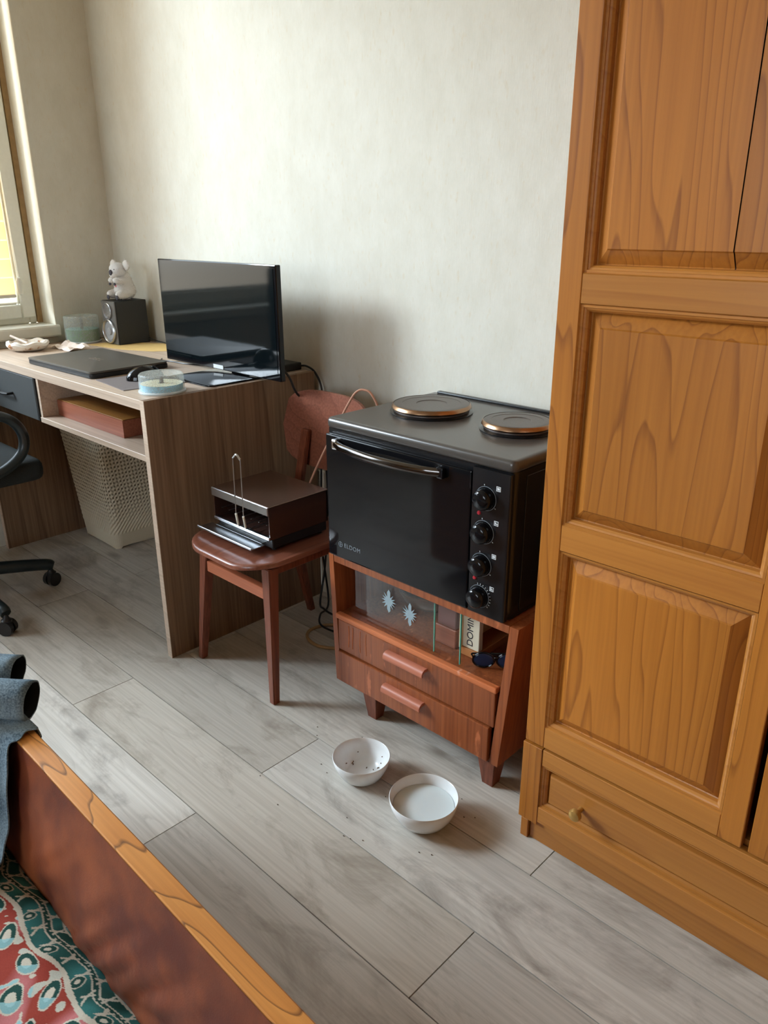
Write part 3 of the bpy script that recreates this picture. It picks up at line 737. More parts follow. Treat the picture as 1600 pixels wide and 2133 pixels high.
# ================================================================ MINI OVEN WITH HOTPLATES
OX0, OX1, OY0, OY1 = -1.300, -.781, 1.163, 1.545
ov = thing('tabletop_oven', 'black tabletop oven with two hotplates on the reddish cabinet', 'oven', (-1.04, 1.35, .4205))
b = nb()
prism(b, rrect(OX0+.003, OX1-.001, OY0+.004, OY1, .018, 6, (1, 0, 0, 1)), .4225, .735, 'z')
part('body', b, black_enamel, ov, smooth=True)
b = nb()
prism(b, rrect(OX0, OX1+.004, OY0-.004, OY1+.002, .014, 6), .7352, .7600, 'z', bev=.011, seg=4)
part('hob', b, hob_m, ov, smooth=True)
b = nb(); box(b, OX0+.02, OX1-.01, OY1-.016, OY1-.002, .7595, .7660, .003, 2); part('hob_rim', b, black_enamel, ov)
for i, (cx, cy, r) in enumerate(((-1.155, 1.362, .092), (-.915, 1.362, .075))):
    b = nb(); lathe(b, [(r+.004, 0), (r+.005, .003), (r-.003, .006)], cx, cy, 48, z0=.7595); rg = None
    hp = nb(); lathe(hp, [(r-.004, 0), (r-.004, .009), (r, .014), (r-.003, .0205), (r-.006, .0212), (r*.75, .0209), (r*.74, .0203), (r*.4, .0203), (r*.385, .0190), (0, .0188)], cx, cy, 56, z0=.7600)
    h = part('hotplate', hp, iron, ov, smooth=True, angle=30)
    part('seal_ring', b, black_enamel, h, smooth=True)
    b = nb(); lathe(b, [(r-.0035, .0085), (r+.0015, .013), (r-.0005, .0195), (r-.0028, .0213)], cx, cy, 56, z0=.7600); part('heat_ring', b, copper, h, smooth=True, label='coppery heat-tinted rim')
# door
b = nb(); box(b, OX0+.006, -.8735, OY0-.010, OY0+.003, .4245, .7240, .003, 2); dd = part('door', b, black_gloss, ov)
text_mesh('lettering', 'ELDOM', .0150, print_grey, dd, Matrix.Translation((-1.2125+1.04, OY0-.0103-1.35, .4600-.4205)) @ Matrix.Rotation(math.radians(90), 4, 'X'), spacing=1.15)
b = nb()
for rr in ((.0068, .0056), ):
    lathe(b, [(rr[0], 0), (rr[0], -.0004), (rr[1], -.0004), (rr[1], 0)], -1.2520, .4600, 22, ax='y', z0=OY0-.0102)
box(b, -1.2526, -1.2514, OY0-.0106, OY0-.0102, .4545, .4655); box(b, -1.2555, -1.2485, OY0-.0106, OY0-.0102, .4594, .4606)
part('emblem', b, print_grey, dd)
b = nb()
hpts = []
for k in range(13):
    t_ = k/12; x = -1.257+(-.9440+1.257)*t_
    hpts.append((x, OY0-.014-.030*math.sin(math.pi*t_)**.7, .7060+.000*t_))
tube(b, hpts, .0100, 12, smooth=True, seg=3, sx=.75); hd = part('handle', b, chrome_b if False else plain('smoked_chrome', (.11, .10, .095, 1), .13, .5, metal=1), dd, smooth=True)
for hx_ in (-1.2555, -.9455):
    b = nb(); box(b, hx_-.009, hx_+.009, OY0-.022, OY0-.0104, .694, .718, .004, 2); part('handle_mount', b, chrome if hx_ < -1.2 else black_gloss, hd)
# control panel
b = nb(); prism(b, rrect(-.8705, OX1+.000, OY0-.0085, OY0+.003, .005, 4, (0, 0, 0, 1)), .4245, .7340, 'z'); cp = part('control_panel', b, black_enamel, ov, smooth=True)
for k, kz in enumerate((.676, .6055, .535, .4640)):
    kx = -.8370-.0020*k
    b = nb(); lathe(b, [(0, -.0235), (.0150, -.0228), (.0195, -.0195), (.0210, -.015), (.0220, -.004), (.0220, 0)], kx, kz, 30, ax='y', z0=OY0-.0086)
    kn = part('knob', b, black_gloss, cp, smooth=True, angle=60)
    b = nb(); lathe(b, [(.0238, -.0002), (.0246, -.0002), (.0246, -.0010), (.0238, -.0010), (.0238, -.0002)], kx, kz, 32, ax='y', z0=OY0-.0086); part('dial_ring', b, print_grey, kn, smooth=True)
    b = nb()
    for q in range(8 if k < 3 else 11):
        a = math.radians(100-(45 if k < 3 else 14)*q)
        if k < 3 and q % 3: continue
        c, s = math.cos(a), math.sin(a)
        p = [(kx+c*.0262-s*.0005, kz+s*.0262+c*.0005), (kx+c*.0262+s*.0005, kz+s*.0262-c*.0005), (kx+c*.0290+s*.0005, kz+s*.0290-c*.0005), (kx+c*.0290-s*.0005, kz+s*.0290+c*.0005)]
        prism(b, p, OY0-.0092, OY0-.0086, 'y')
    part('tick_marks', b, print_white, kn, kind='stuff')
    # pictogram: small outlined square with a filled corner
    b = nb(); qx, qz = -.8085-.0015*k, kz+.0255
    for r4 in ((-.005, .005, -.0048, -.0036), (-.005, .005, .0036, .0048), (-.005, -.0038, -.0036, .0036), (.0038, .005, -.0036, .0036)):
        box(b, qx+r4[0], qx+r4[1], OY0-.0091, OY0-.0086, qz+r4[2], qz+r4[3])
    box(b, qx-.0028, qx+.0028 if k in (0, 2) else qx-.0002, OY0-.0091, OY0-.0086, qz-.0024, qz+.0024)
    if k in (1, 3): box(b, qx+.0008, qx+.0026, OY0-.0091, OY0-.0086, qz-.0024, qz+.0006)
    part('pictogram', b, print_white, cp)
for (rx, rz) in ((-.8520, .6430), (-.8560, .5020)):
    b = nb(); lathe(b, [(0, -.003), (.0034, -.0026), (.0044, 0)], rx, rz, 16, ax='y', z0=OY0-.0086); part('pilot_lamp', b, red_lamp, cp, smooth=True, label='small red pilot lamp')
# side seam
b = nb(); box(b, OX1-.0012, OX1+.0006, OY0+.045, OY1-.01, .432, .722, .0005); part('side_panel', b, black_enamel, ov)
for fx in (OX0+.04, OX1-.04):
    for fy_ in (OY0+.04, 1.49):
        b = nb(); lathe(b, [(.011, 0), (.012, .0025)], fx, fy_, 14, z0=.4200); part('foot', b, black_plastic, ov)

# ================================================================ DESK
dk = thing('desk', 'brown oak-look desk with open shelf and dark drawer', 'desk', (-2.4, 1.25, 0))
DY0, DY1 = .980, 1.556
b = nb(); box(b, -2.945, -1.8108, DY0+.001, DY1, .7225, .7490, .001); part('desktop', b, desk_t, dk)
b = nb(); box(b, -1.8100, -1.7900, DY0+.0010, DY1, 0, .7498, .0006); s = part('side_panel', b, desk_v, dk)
b = nb(); box(b, -1.8102, -1.7898, DY0-.0008, DY0+.0008, 0, .7500); part('edge_band', b, desk_t, s, label='pale front edging')
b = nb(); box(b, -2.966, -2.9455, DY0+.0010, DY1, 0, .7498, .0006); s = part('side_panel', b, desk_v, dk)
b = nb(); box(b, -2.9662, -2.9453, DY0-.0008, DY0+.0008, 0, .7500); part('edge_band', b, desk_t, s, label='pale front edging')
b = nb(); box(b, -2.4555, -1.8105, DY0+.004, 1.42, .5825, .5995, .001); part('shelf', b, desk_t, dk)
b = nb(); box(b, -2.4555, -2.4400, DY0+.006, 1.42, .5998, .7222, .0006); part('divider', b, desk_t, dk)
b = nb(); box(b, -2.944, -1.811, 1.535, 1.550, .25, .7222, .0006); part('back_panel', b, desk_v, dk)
b = nb(); box(b, -2.943, -2.4570, DY0+.020, 1.42, .592, .7180, .001); dw = part('drawer', b, black_plastic, dk)
b = nb(); box(b, -2.9435, -2.4650, DY0+.001, DY0+.0195, .5860, .7205, .001); f = part('drawer_front', b, dark_grey, dk, label='flat dark grey drawer front')
b = nb(); tube(b, [(-2.76, DY0+.0005, .650), (-2.76, DY0-.018, .650), (-2.745, DY0-.024, .650), (-2.655, DY0-.024, .650), (-2.64, DY0-.018, .650), (-2.64, DY0+.0005, .650)], .0050, 8, smooth=False); part('handle', b, black_plastic, f, smooth=True)
b = nb(); box(b, -2.4646, -2.4572, DY0+.0015, DY0+.0195, .5860, .7205); part('drawer_edge', b, black_plastic, dk)

# case on the desk shelf
t = thing('games_case', 'flat reddish-brown wooden case on the open desk shelf', 'case', (-2.22, 1.03, .6))
b = nb(); prism(b, [(1.034, .6002), (1.250, .6002), (1.250, .650), (1.034, .650)], -2.432, -2.020, 'x'); part('case_body', b, caseW, t)
b = nb(); box(b, -2.430, -2.022, 1.036, 1.248, .6503, .6525, .0005); part('case_top', b, inlay, t)

# hamper under the desk: tapered perforated bin
t = thing('laundry_hamper', 'pale grey-beige plastic hamper with woven texture under the desk', 'hamper', (-2.76, 1.38, 0))
def hamper():
    b = nb(); base = (-2.885, -2.632, 1.258, 1.462); top = (-2.925, -2.585, 1.215, 1.500)
    H = .54; nrow, nseg = 56, 30
    rings = []
    for j in range(nrow+1):
        f = j/nrow; z = .0+H*f
        q = [base[i]*(1-f)+top[i]*f for i in range(4)]
        pts = rrect(q[0], q[1], q[2], q[3], .030, 5)
        # resample evenly
        P = [Vector((p[0], p[1])) for p in pts]; P.append(P[0]); Ls = [0]
        for a, c in zip(P[:-1], P[1:]): Ls.append(Ls[-1]+(c-a).length)
        ring = []; N = nseg*4
        cx, cy = (q[0]+q[1])/2, (q[2]+q[3])/2
        for k in range(N):
            s_ = Ls[-1]*k/N; i = 0
            while Ls[i+1] < s_: i += 1
            p = P[i]+(P[i+1]-P[i])*((s_-Ls[i])/(Ls[i+1]-Ls[i]+1e-9))
            out = (p-Vector((cx, cy))).normalized()
            if .12 < f < .90: p = p+out*(.0016 if (k+j) % 2 else -.0016)
            if f >= .90: p = p+out*.003
            ring.append(b.verts.new((p.x, p.y, z)))
        rings.append(ring)
    for a, c in zip(rings[:-1], rings[1:]):
        n = len(a)
        for k in range(n): b.faces.new((a[k], a[(k+1) % n], c[(k+1) % n], c[k]))
    b.faces.new(rings[0][::-1])
    # arch cut-outs at the foot: raise bottom ring between corners
    for v in rings[0]:
        if (-2.865 < v.co.x < -2.65) or (1.285 < v.co.y < 1.435): v.co.z = .008
        else: v.co.z = 0
    bmesh.ops.recalc_face_normals(b, faces=b.faces)
    return b
def hamper_mat():
    m, nt, bs = _mat('hamper_weave'); L = nt.links.new
    g = node(nt, 'ShaderNodeTexCoord'); bs.inputs['Roughness'].default_value = .5
    sx_ = node(nt, 'ShaderNodeSeparateXYZ'); L(g.outputs['Object'], sx_.inputs[0])
    u = node(nt, 'ShaderNodeMath'); u.operation = 'ADD'; L(sx_.outputs[0], u.inputs[0]); L(sx_.outputs[1], u.inputs[1])
    def per(src, w, ph=0):
        a = node(nt, 'ShaderNodeMath'); a.operation = 'MULTIPLY_ADD'; a.inputs[1].default_value = 2*math.pi/w; a.inputs[2].default_value = ph; L(src, a.inputs[0])
        s_ = node(nt, 'ShaderNodeMath'); s_.operation = 'SINE'; L(a.outputs[0], s_.inputs[0]); return s_.outputs[0]
    p1, p2 = per(u.outputs[0], .0135), per(sx_.outputs[2], .0150)
    mu = node(nt, 'ShaderNodeMath'); mu.operation = 'ADD'; L(p1, mu.inputs[0]); L(p2, mu.inputs[1])
    r = node(nt, 'ShaderNodeMapRange'); r.inputs[1].default_value = .5; r.inputs[2].default_value = 1.1; L(mu.outputs[0], r.inputs[0])
    zr = node(nt, 'ShaderNodeMapRange'); zr.inputs[1].default_value = .09; zr.inputs[2].default_value = .20; L(sx_.outputs[2], zr.inputs[0])
    zt = node(nt, 'ShaderNodeMath'); zt.operation = 'LESS_THAN'; zt.inputs[1].default_value = .47; L(sx_.outputs[2], zt.inputs[0])
    k1 = node(nt, 'ShaderNodeMath'); k1.operation = 'MULTIPLY'; L(r.outputs[0], k1.inputs[0]); L(zr.outputs[0], k1.inputs[1])
    k2 = node(nt, 'ShaderNodeMath'); k2.operation = 'MULTIPLY'; L(k1.outputs[0], k2.inputs[0]); L(zt.outputs[0], k2.inputs[1])
    mx = node(nt, 'ShaderNodeMixRGB'); L(k2.outputs[0], mx.inputs[0]); mx.inputs[1].default_value = srgb(206, 198, 176); mx.inputs[2].default_value = srgb(112, 102, 82)
    L(mx.outputs[0], bs.inputs['Base Color']); return m
part('woven_body', hamper(), hamper_mat(), t, smooth=False)
b = nb(); prism(b, rrect(-2.930, -2.580, 1.210, 1.505, .032, 5), .5402, .5600, 'z', bev=.004); part('lid', b, hamper_m, t, smooth=True)

# ---- things on the desk
# monitor
tvt = thing('television', 'small flat black television standing at the right end of the desk', 'television', (-1.99, 1.36, .7492))
TX0, TX1, TZ0, TZ1, TY = -2.283, -1.697, .7575, 1.0695, 1.352
b = nb(); box(b, TX0, TX1, TY, TY+.018, TZ0, TZ1, .003, 2); part('casing', b, black_gloss, tvt)
b = nb(); prism(b, rrect(TX0+.05, TX1-.05, TZ0+.03, TZ1-.05, .03, 4), TY+.018, TY+.042, 'y', bev=.006); part('rear_housing', b, black_plastic, tvt, smooth=True)
b = nb(); box(b, TX0+.0105, TX1-.0105, TY-.0012, TY+.001, TZ0+.017, TZ1-.0095); sc_ = part('screen', b, screen_m, tvt)
b = nb(); box(b, -2.018, -1.968, TY-.0016, TY-.0002, TZ0+.003, TZ0+.0145); part('sticker', b, print_white, tvt, label='small white sticker on the lower frame')
b = nb(); prism(b, rrect(-2.03, -1.815, 1.195, 1.415, .02, 5), .7495, .7545, 'z', bev=.002); part('stand_base', b, black_gloss, tvt, smooth=True)
b = nb(); box(b, -1.96, -1.90, 1.372, 1.402, .7543, .83, .006, 2); part('stand_neck', b, black_gloss, tvt)
# router/black box behind
b = nb(); box(b, -1.985, -1.842, 1.462, 1.552, .7494, .7720, .004, 2)
solo('set_top_box', b, black_plastic, 'flat black box behind the television at the wall end of the desk', 'set-top box', (-1.91, 1.507, .7494))
# laptop
lt = thing('laptop', 'closed dark grey laptop lying on the desk', 'laptop', (-2.375, 1.155, .7495), math.radians(1.5))
b = nb(); prism(b, rrect(-.205, .205, -.130, .132, .014, 4), .001, .0135, 'z', bev=.002); part('base', b, black_plastic, lt, smooth=True, local=True)
b = nb(); prism(b, rrect(-.205, .205, -.131, .130, .014, 4), .0142, .0205, 'z', bev=.0018); ld = part('lid', b, laptop_m, lt, smooth=True, local=True)
b = nb(); box(b, -.15, .15, .127, .138, .004, .016, .003, 2); part('hinge', b, black_plastic, lt, local=True)
text_mesh('lettering', 'DELL', .030, plain('lid_print', srgb(150, 138, 126), .35, metal=.5), ld, Matrix.Translation((.0, .0, .0207)) @ Matrix.Rotation(math.radians(0), 4, 'Z'), spacing=1.1)
# mouse pad, mouse
b = nb(); prism(b, [(-2.150, 1.035), (-1.950, 1.013), (-1.928, 1.195), (-2.128, 1.215)], .7492, .7512, 'z')
solo('mouse_pad', b, mat_grey, 'grey mouse pad at the front of the desk beside the laptop', 'mouse pad', (-2.04, 1.11, .7492))
def mouse():
    t = thing('computer_mouse', 'black computer mouse on the grey mouse pad', 'mouse', (-2.045, 1.135, .7514), math.radians(-25))
    b = nb(); ellipsoid(b, (0, 0, 0), (.032, .054, .040), 24, 16)
    bmesh.ops.bisect_plane(b, geom=list(b.verts)+list(b.edges)+list(b.faces), plane_co=(0, 0, 0), plane_no=(0, 0, -1), clear_outer=True)
    es = [e for e in b.edges if e.is_boundary]; bmesh.ops.contextual_create(b, geom=es)
    part('shell', b, black_gloss, t, smooth=True, local=True)
    b = nb(); lathe(b, [(.001, -.003), (.0075, -.0025), (.0075, .0025), (.001, .003)], .026, .031, 16, ax='x')
    for v in b.verts: v.co = Vector((v.co.x, v.co.y, v.co.z))
    part('scroll_wheel', b, black_plastic, t, smooth=True, local=True)
    b = nb(); tube(b, [(0, .050, .006), (.0, .075, .0025), (-.012, .092, .002)], .0016, 6); part('cable', b, black_plastic, t, smooth=True, local=True)
mouse()
# disc spindles
def spindle(name, label, cx, cy, r, h, stack_mat, hs, top_mat):
    t = thing(name, label, 'disc spindle', (cx, cy, .7494), group='plastic disc spindles on the desk')
    z = .7494
    b = nb(); lathe(b, [(0, 0), (r, 0), (r+.001, .004), (r-.002, .0065), (0, .0065)], cx, cy, 40, z0=z+.0002); part('spindle_base', b, plain(name+label[:3]+'_base', srgb(190, 200, 202), .3), t, smooth=True)
    b = nb(); lathe(b, [(.008, 0), (r-.006, 0), (r-.006, hs), (.008, hs)], cx, cy, 40, z0=z+.007); part('discs', b, [stack_mat], t, smooth=True)
    b = nb(); lathe(b, [(.0085, 0), (r-.006, 0)], cx, cy, 40, z0=z+.0073+hs); part('top_disc', b, top_mat, t, label='pale top disc')
    b = nb(); lathe(b, [(.0055, 0), (.0055, h-.016), (0, h-.015)], cx, cy, 14, z0=z+.0078); part('post', b, plain(name+label[:3]+'_post', srgb(96, 100, 104), .4), t, smooth=True)
    b = nb(); lathe(b, [(r-.0015, .0068), (r-.0022, h-.004), (r-.006, h), (0, h+.0006)], cx, cy, 44, z0=z); part('cover', b, haze, t, smooth=True)
spindle('disc_spindle', 'tall clear disc spindle with green discs at the wall end', -2.905, 1.372, .065, .098, dvd_green, .042, dvd_teal)
spindle('disc_spindle', 'low clear disc spindle with blue discs on the desk front corner', -1.868, 1.082, .0615, .050, dvd_blue, .016, dvd_cream)
b = nb(); lathe(b, [(0, 0), (.024, 0), (.026, .06), (.0245, .06), (.0225, .003), (0, .003)], -2.902, 1.478, 24, z0=.7500)
solo('glass_tumbler', b, haze, 'small clear tumbler between the tall spindle and the speaker', 'tumbler', (-2.902, 1.478, .7500), smooth=True)
# ashtray
t = thing('ashtray', 'round white scalloped ashtray with brown stains under the window', 'ashtray', (-2.853, 1.140, .7492))
b = nb()
lv = lathe(b, [(0, .001), (.045, .001), (.064, .010), (.072, .022), (.070, .030), (.060, .033), (.050, .028), (.042, .014), (.03, .010), (0, .010)], -2.853, 1.140, 48, z0=.7492)
for v in lv:
    d = Vector((v.co.x+2.853, v.co.y-1.140)); a = math.atan2(d.y, d.x)
    if v.co.z > .77 and .045 < d.length: v.co.z += .0035*math.cos(6*a)
def ash_mat():
    m, nt, bs = _mat('stained_china'); L = nt.links.new
    g = node(nt, 'ShaderNodeTexCoord'); n = node(nt, 'ShaderNodeTexNoise'); n.inputs['Scale'].default_value = 40; L(g.outputs['Object'], n.inputs['Vector'])
    c = node(nt, 'ShaderNodeValToRGB'); e = c.color_ramp.elements; e[0].position = .56; e[0].color = srgb(232, 226, 216); e[1].position = .68; e[1].color = srgb(176, 128, 92)
    L(n.outputs['Fac'], c.inputs[0]); L(c.outputs[0], bs.inputs['Base Color']); bs.inputs['Roughness'].default_value = .25; return m
part('dish', b, ash_mat(), t, smooth=True)
b = nb(); tube(b, [(-2.905, 1.105, .798), (-2.818, 1.125, .779)], .0042, 10, smooth=False); part('cigarette', b, paper, t, smooth=True, label='white cigarette across the rim')
# envelope, tissue
b = nb(); prism(b, [(-2.82, 1.345), (-2.62, 1.372), (-2.50, 1.425), (-2.44, 1.50), (-2.50, 1.545), (-2.64, 1.553), (-2.82, 1.45)], .7491, .7501, 'z')
solo('envelope', b, yellow_paper, 'yellow paper envelope under the black speaker', 'envelope', (-2.66, 1.43, .7491))
b = nb(); rnd = random.Random(4)
gx, gy = 9, 6
V = [[b.verts.new((-2.86+.020*i+.006*rnd.random(), 1.215+.014*j+.006*rnd.random(), .7500+(.012*rnd.random()+(.010 if j > 3 else 0)))) for j in range(gy)] for i in range(gx)]
for i in range(gx-1):
    for j in range(gy-1): b.faces.new((V[i][j], V[i+1][j], V[i+1][j+1], V[i][j+1]))
r_ = bmesh.ops.extrude_face_region(b, geom=list(b.faces)); bmesh.ops.translate(b, verts=[g for g in r_['geom'] if isinstance(g, bmesh.types.BMVert)], vec=(0, 0, .0008))
solo('crumpled_tissue', b, paper, 'crumpled pale tissue on the desk beside the white ashtray', 'tissue', (-2.78, 1.25, .7495))
# speaker
SX0, SX1, SY0, SY1 = -2.815, -2.713, 1.418, 1.542
sp = thing('desktop_speaker', 'black desktop speaker standing in the desk corner', 'speaker', ((SX0+SX1)/2, (SY0+SY1)/2, .7503))
b = nb(); box(b, SX0, SX1, SY0, SY1, .7505, .9060, .002); part('cabinet', b, plain('speaker_vinyl', srgb(46, 45, 42), .6, .3, bump=.2, bscale=300), sp)
b = nb(); box(b, SX0+.001, SX1-.001, SY0-.005, SY0-.0002, .7515, .9050, .002); part('baffle', b, plain('speaker_baffle', srgb(92, 88, 82), .45), sp)
def disc(b, cx, cz, r, y, prof): lathe(b, [(p[0]*r, p[1]) for p in prof], cx, cz, 36, ax='y', z0=y)
cxs = (SX0+SX1)/2
b = nb(); disc(b, cxs, .7975, .0435, SY0-.0052, [(1, 0), (1.0, -.007), (.93, -.010), (.86, -.007), (.84, 0)]); part('woofer_ring', b, dull_chrome, sp, smooth=True)
b = nb(); disc(b, cxs, .7975, .0435, SY0-.0052, [(.84, -.001), (.7, -.0045), (.35, -.001), (.3, -.006), (0, -.0085)]); part('woofer_cone', b, plain('grey_cone', srgb(150, 150, 150), .4), sp, smooth=True)
b = nb(); disc(b, cxs, .8700, .0290, SY0-.0052, [(1, 0), (1.0, -.005), (.94, -.0065), (.90, 0)]); part('tweeter_ring', b, dull_chrome, sp, smooth=True)
b = nb()
for k in range(-4, 5):
    w = math.sqrt(max(0, .026**2-(k*.0058)**2))
    tube(b, [(cxs+k*.0058-.3*w*0, SY0-.0075, .870-w), (cxs+k*.0058, SY0-.0075, .870+w)], .0010, 5, smooth=False)
    tube(b, [(cxs-w, SY0-.0075, .870+k*.0058), (cxs+w, SY0-.0075, .870+k*.0058)], .0010, 5, smooth=False)
part('tweeter_grille', b, dull_chrome, sp)
# koala plush on the speaker
def fur(b, n, ln, seed):
    rnd = random.Random(seed); b.normal_update(); fs = list(b.faces)
    for k in range(n):
        f = rnd.choice(fs); c = f.calc_center_median(); nn = f.normal
        tg = (nn.orthogonal()*rnd.uniform(-1, 1)+nn.cross(nn.orthogonal())*rnd.uniform(-1, 1)).normalized()*.0008
        tip = c+nn*ln*rnd.uniform(.5, 1.2)+Vector((rnd.uniform(-1, 1), rnd.uniform(-1, 1), -1.2))*ln*.35
        b.faces.new((b.verts.new(c-tg), b.verts.new(c+tg), b.verts.new(tip)))
def koala():
    kx, ky, kz = -2.755, 1.478, .9066
    t = thing('plush_koala', 'small white and grey plush koala sitting on the speaker', 'plush toy', (kx, ky, kz))
    # facing left-front in the picture
    f = Vector((.12, -1.0, 0)).normalized(); s = Vector((-f.y, f.x, 0)); u = Vector((0, 0, 1))
    O = Vector((kx, ky, kz))
    def P(a, b_, c): return O+s*a+f*b_+u*c
    mb = bpy.data.metaballs.new('koala_meta'); mb.resolution = .0035; mb.threshold = .12
    def ball(p, r, sz=(1, 1, 1)):
        e = mb.elements.new(); e.type = 'ELLIPSOID'; e.co = p; e.radius = r*1.22
        e.size_x, e.size_y, e.size_z = sz; e.stiffness = 2
        q = Matrix((s, f, u)).transposed().to_quaternion(); e.rotation = q
    ball(P(0, -.006, .040), .052, (.70, .72, .95)); ball(P(0, -.002, .068), .040, (.7, .7, .9)); ball(P(0, -.010, .022), .048, (.85, .80, .6))
    ball(P(.026, .020, .014), .030, (.6, 1.1, .55)); ball(P(-.026, .020, .014), .030, (.6, 1.1, .55))
    ball(P(.022, .014, .060), .024, (.6, 1.1, .55)); ball(P(-.022, .014, .060), .024, (.6, 1.1, .55))
    ball(P(.014, .030, .062), .019, (.8, .9, .7)); ball(P(-.014, .030, .062), .019, (.8, .9, .7))
    mo = bpy.data.objects.new('koala_meta', mb); C.objects.link(mo)
    dg = bpy.context.evaluated_depsgraph_get(); me = bpy.data.meshes.new_from_object(mo.evaluated_get(dg)); bpy.data.objects.remove(mo)
    b = nb(); b.from_mesh(me)
    lo = min(v.co.z for v in b.verts); bmesh.ops.translate(b, verts=b.verts, vec=(0, 0, kz-lo))
    for v in b.verts:
        n_ = noise.noise(v.co*260)*.0016; v.co += v.normal*n_
    fur(b, 1300, .0040, 1); body = part('body', b, koala_white, t, smooth=True, angle=180)
    # head
    b = nb(); R3 = Matrix((s, f, u)).transposed()
    ellipsoid(b, P(0, .014, .105), (.034, .029, .028), 24, 16, R3)
    for v in b.verts: v.co += (v.co-P(0, .014, .103)).normalized()*noise.noise(v.co*240)*.0016
    fur(b, 600, .0034, 2); head = part('head', b, koala_grey, t, smooth=True, angle=180)
    b = nb(); ellipsoid(b, P(0, .032, .090), (.019, .014, .013), 18, 12, R3); part('muzzle', b, koala_white, head, smooth=True)
    b = nb(); ellipsoid(b, P(0, .044, .098), (.0085, .0055, .0105), 16, 12, R3); part('nose', b, koala_dark, head, smooth=True)
    for sg in (-1, 1):
        b = nb(); ellipsoid(b, P(sg*.014, .038, .109), (.0028, .0022, .0028), 10, 8, R3); part('eye', b, black_gloss, head, smooth=True)
        b = nb(); ellipsoid(b, P(sg*.037, .002, .123), (.018, .0085, .018), 18, 12, R3)
        rnd = random.Random(5+sg)
        for k in range(46):
            a = rnd.uniform(0, 2*math.pi); c0 = P(sg*.037+.016*math.cos(a), .004, .123+.016*math.sin(a)); c1 = P(sg*.037+(.020+.005*rnd.random())*math.cos(a), .005, .123+(.020+.005*rnd.random())*math.sin(a))
            q = s*.0012*math.sin(a)+u*.0012*math.cos(a)
            v1, v2, v3, v4 = b.verts.new(c0-q), b.verts.new(c0+q), b.verts.new(c1), b.verts.new(c0+f*.0015)
            b.faces.new((v1, v2, v3)); b.faces.new((v2, v4, v3)); b.faces.new((v4, v1, v3))
        part('ear', b, koala_white, head, smooth=True)
        b = nb(); ellipsoid(b, P(sg*.026, .049, .012), (.008, .003, .009), 12, 8, R3); part('foot_pad', b, koala_dark, t, smooth=True)
        b = nb(); ellipsoid(b, P(sg*.014, .043, .058), (.006, .004, .005), 12, 8, R3); part('paw', b, koala_dark, t, smooth=True)
    b = nb(); ellipsoid(b, P(0, .020, .050), (.010, .012, .006), 12, 8, R3); part('ribbon', b, pink_m, t, smooth=True)
koala()
# speaker lead
b = nb(); tube(b, [(-2.7115, 1.535, .770), (-2.70, 1.55, .758), (-2.60, 1.556, .7515), (-2.45, 1.545, .7512), (-2.25, 1.50, .7512)], .0014, 6)
solo('speaker_cable', b, black_plastic, 'thin dark cable running along the wall from the speaker', 'cable', (-2.5, 1.55, .7515), smooth=True)
b = nb(); tube(b, [(-2.33, 1.36, .7513), (-2.30, 1.34, .7513), (-2.26, 1.352, .7513), (-2.18, 1.36, .7513), (-2.10, 1.40, .7513)], .0022, 6)
solo('desk_cable', b, black_plastic, 'short black cable on the desk left of the television', 'cable', (-2.25, 1.35, .7513), smooth=True)
# television cable and mains leads
b = nb(); tube(b, [(-1.715, 1.380, .785), (-1.706, 1.392, .762), (-1.700, 1.412, .715), (-1.722, 1.50, .64), (-1.735, 1.545, .45), (-1.735, 1.54, .25), (-1.725, 1.515, .12), (-1.70, 1.47, .03), (-1.66, 1.45, .027), (-1.60, 1.445, .027), (-1.52, 1.475, .025)], .0035, 8)
solo('television_cable', b, black_plastic, 'black cable hanging from the corner of the television behind the chair', 'cable', (-1.66, 1.4, .006), smooth=True)
b = nb(); tube(b, [(-1.862, 1.560, .758), (-1.83, 1.562, .760), (-1.795, 1.564, .745), (-1.765, 1.562, .70), (-1.76, 1.556, .62), (-1.765, 1.548, .40), (-1.758, 1.535, .20), (-1.705, 1.51, .017), (-1.655, 1.43, .017), (-1.60, 1.385, .017), (-1.52, 1.39, .017), (-1.44, 1.415, .017)], .0032, 8)
solo('mains_cable', b, black_plastic, 'black cable arching down the wall from the back of the desk', 'cable', (-1.76, 1.55, .0), smooth=True)
b = nb(); tube(b, [(-1.44, 1.44, .005), (-1.52, 1.46, .005), (-1.60, 1.42, .005), (-1.62, 1.36, .005), (-1.59, 1.32, .005), (-1.53, 1.31, .005), (-1.47, 1.345, .005), (-1.40, 1.40, .005), (-1.34, 1.43, .005)], .0048, 8)
solo('extension_cord', b, tan_cord, 'tan cord curling on the floor between chair and cabinet', 'cord', (-1.53, 1.36, 0), smooth=True)

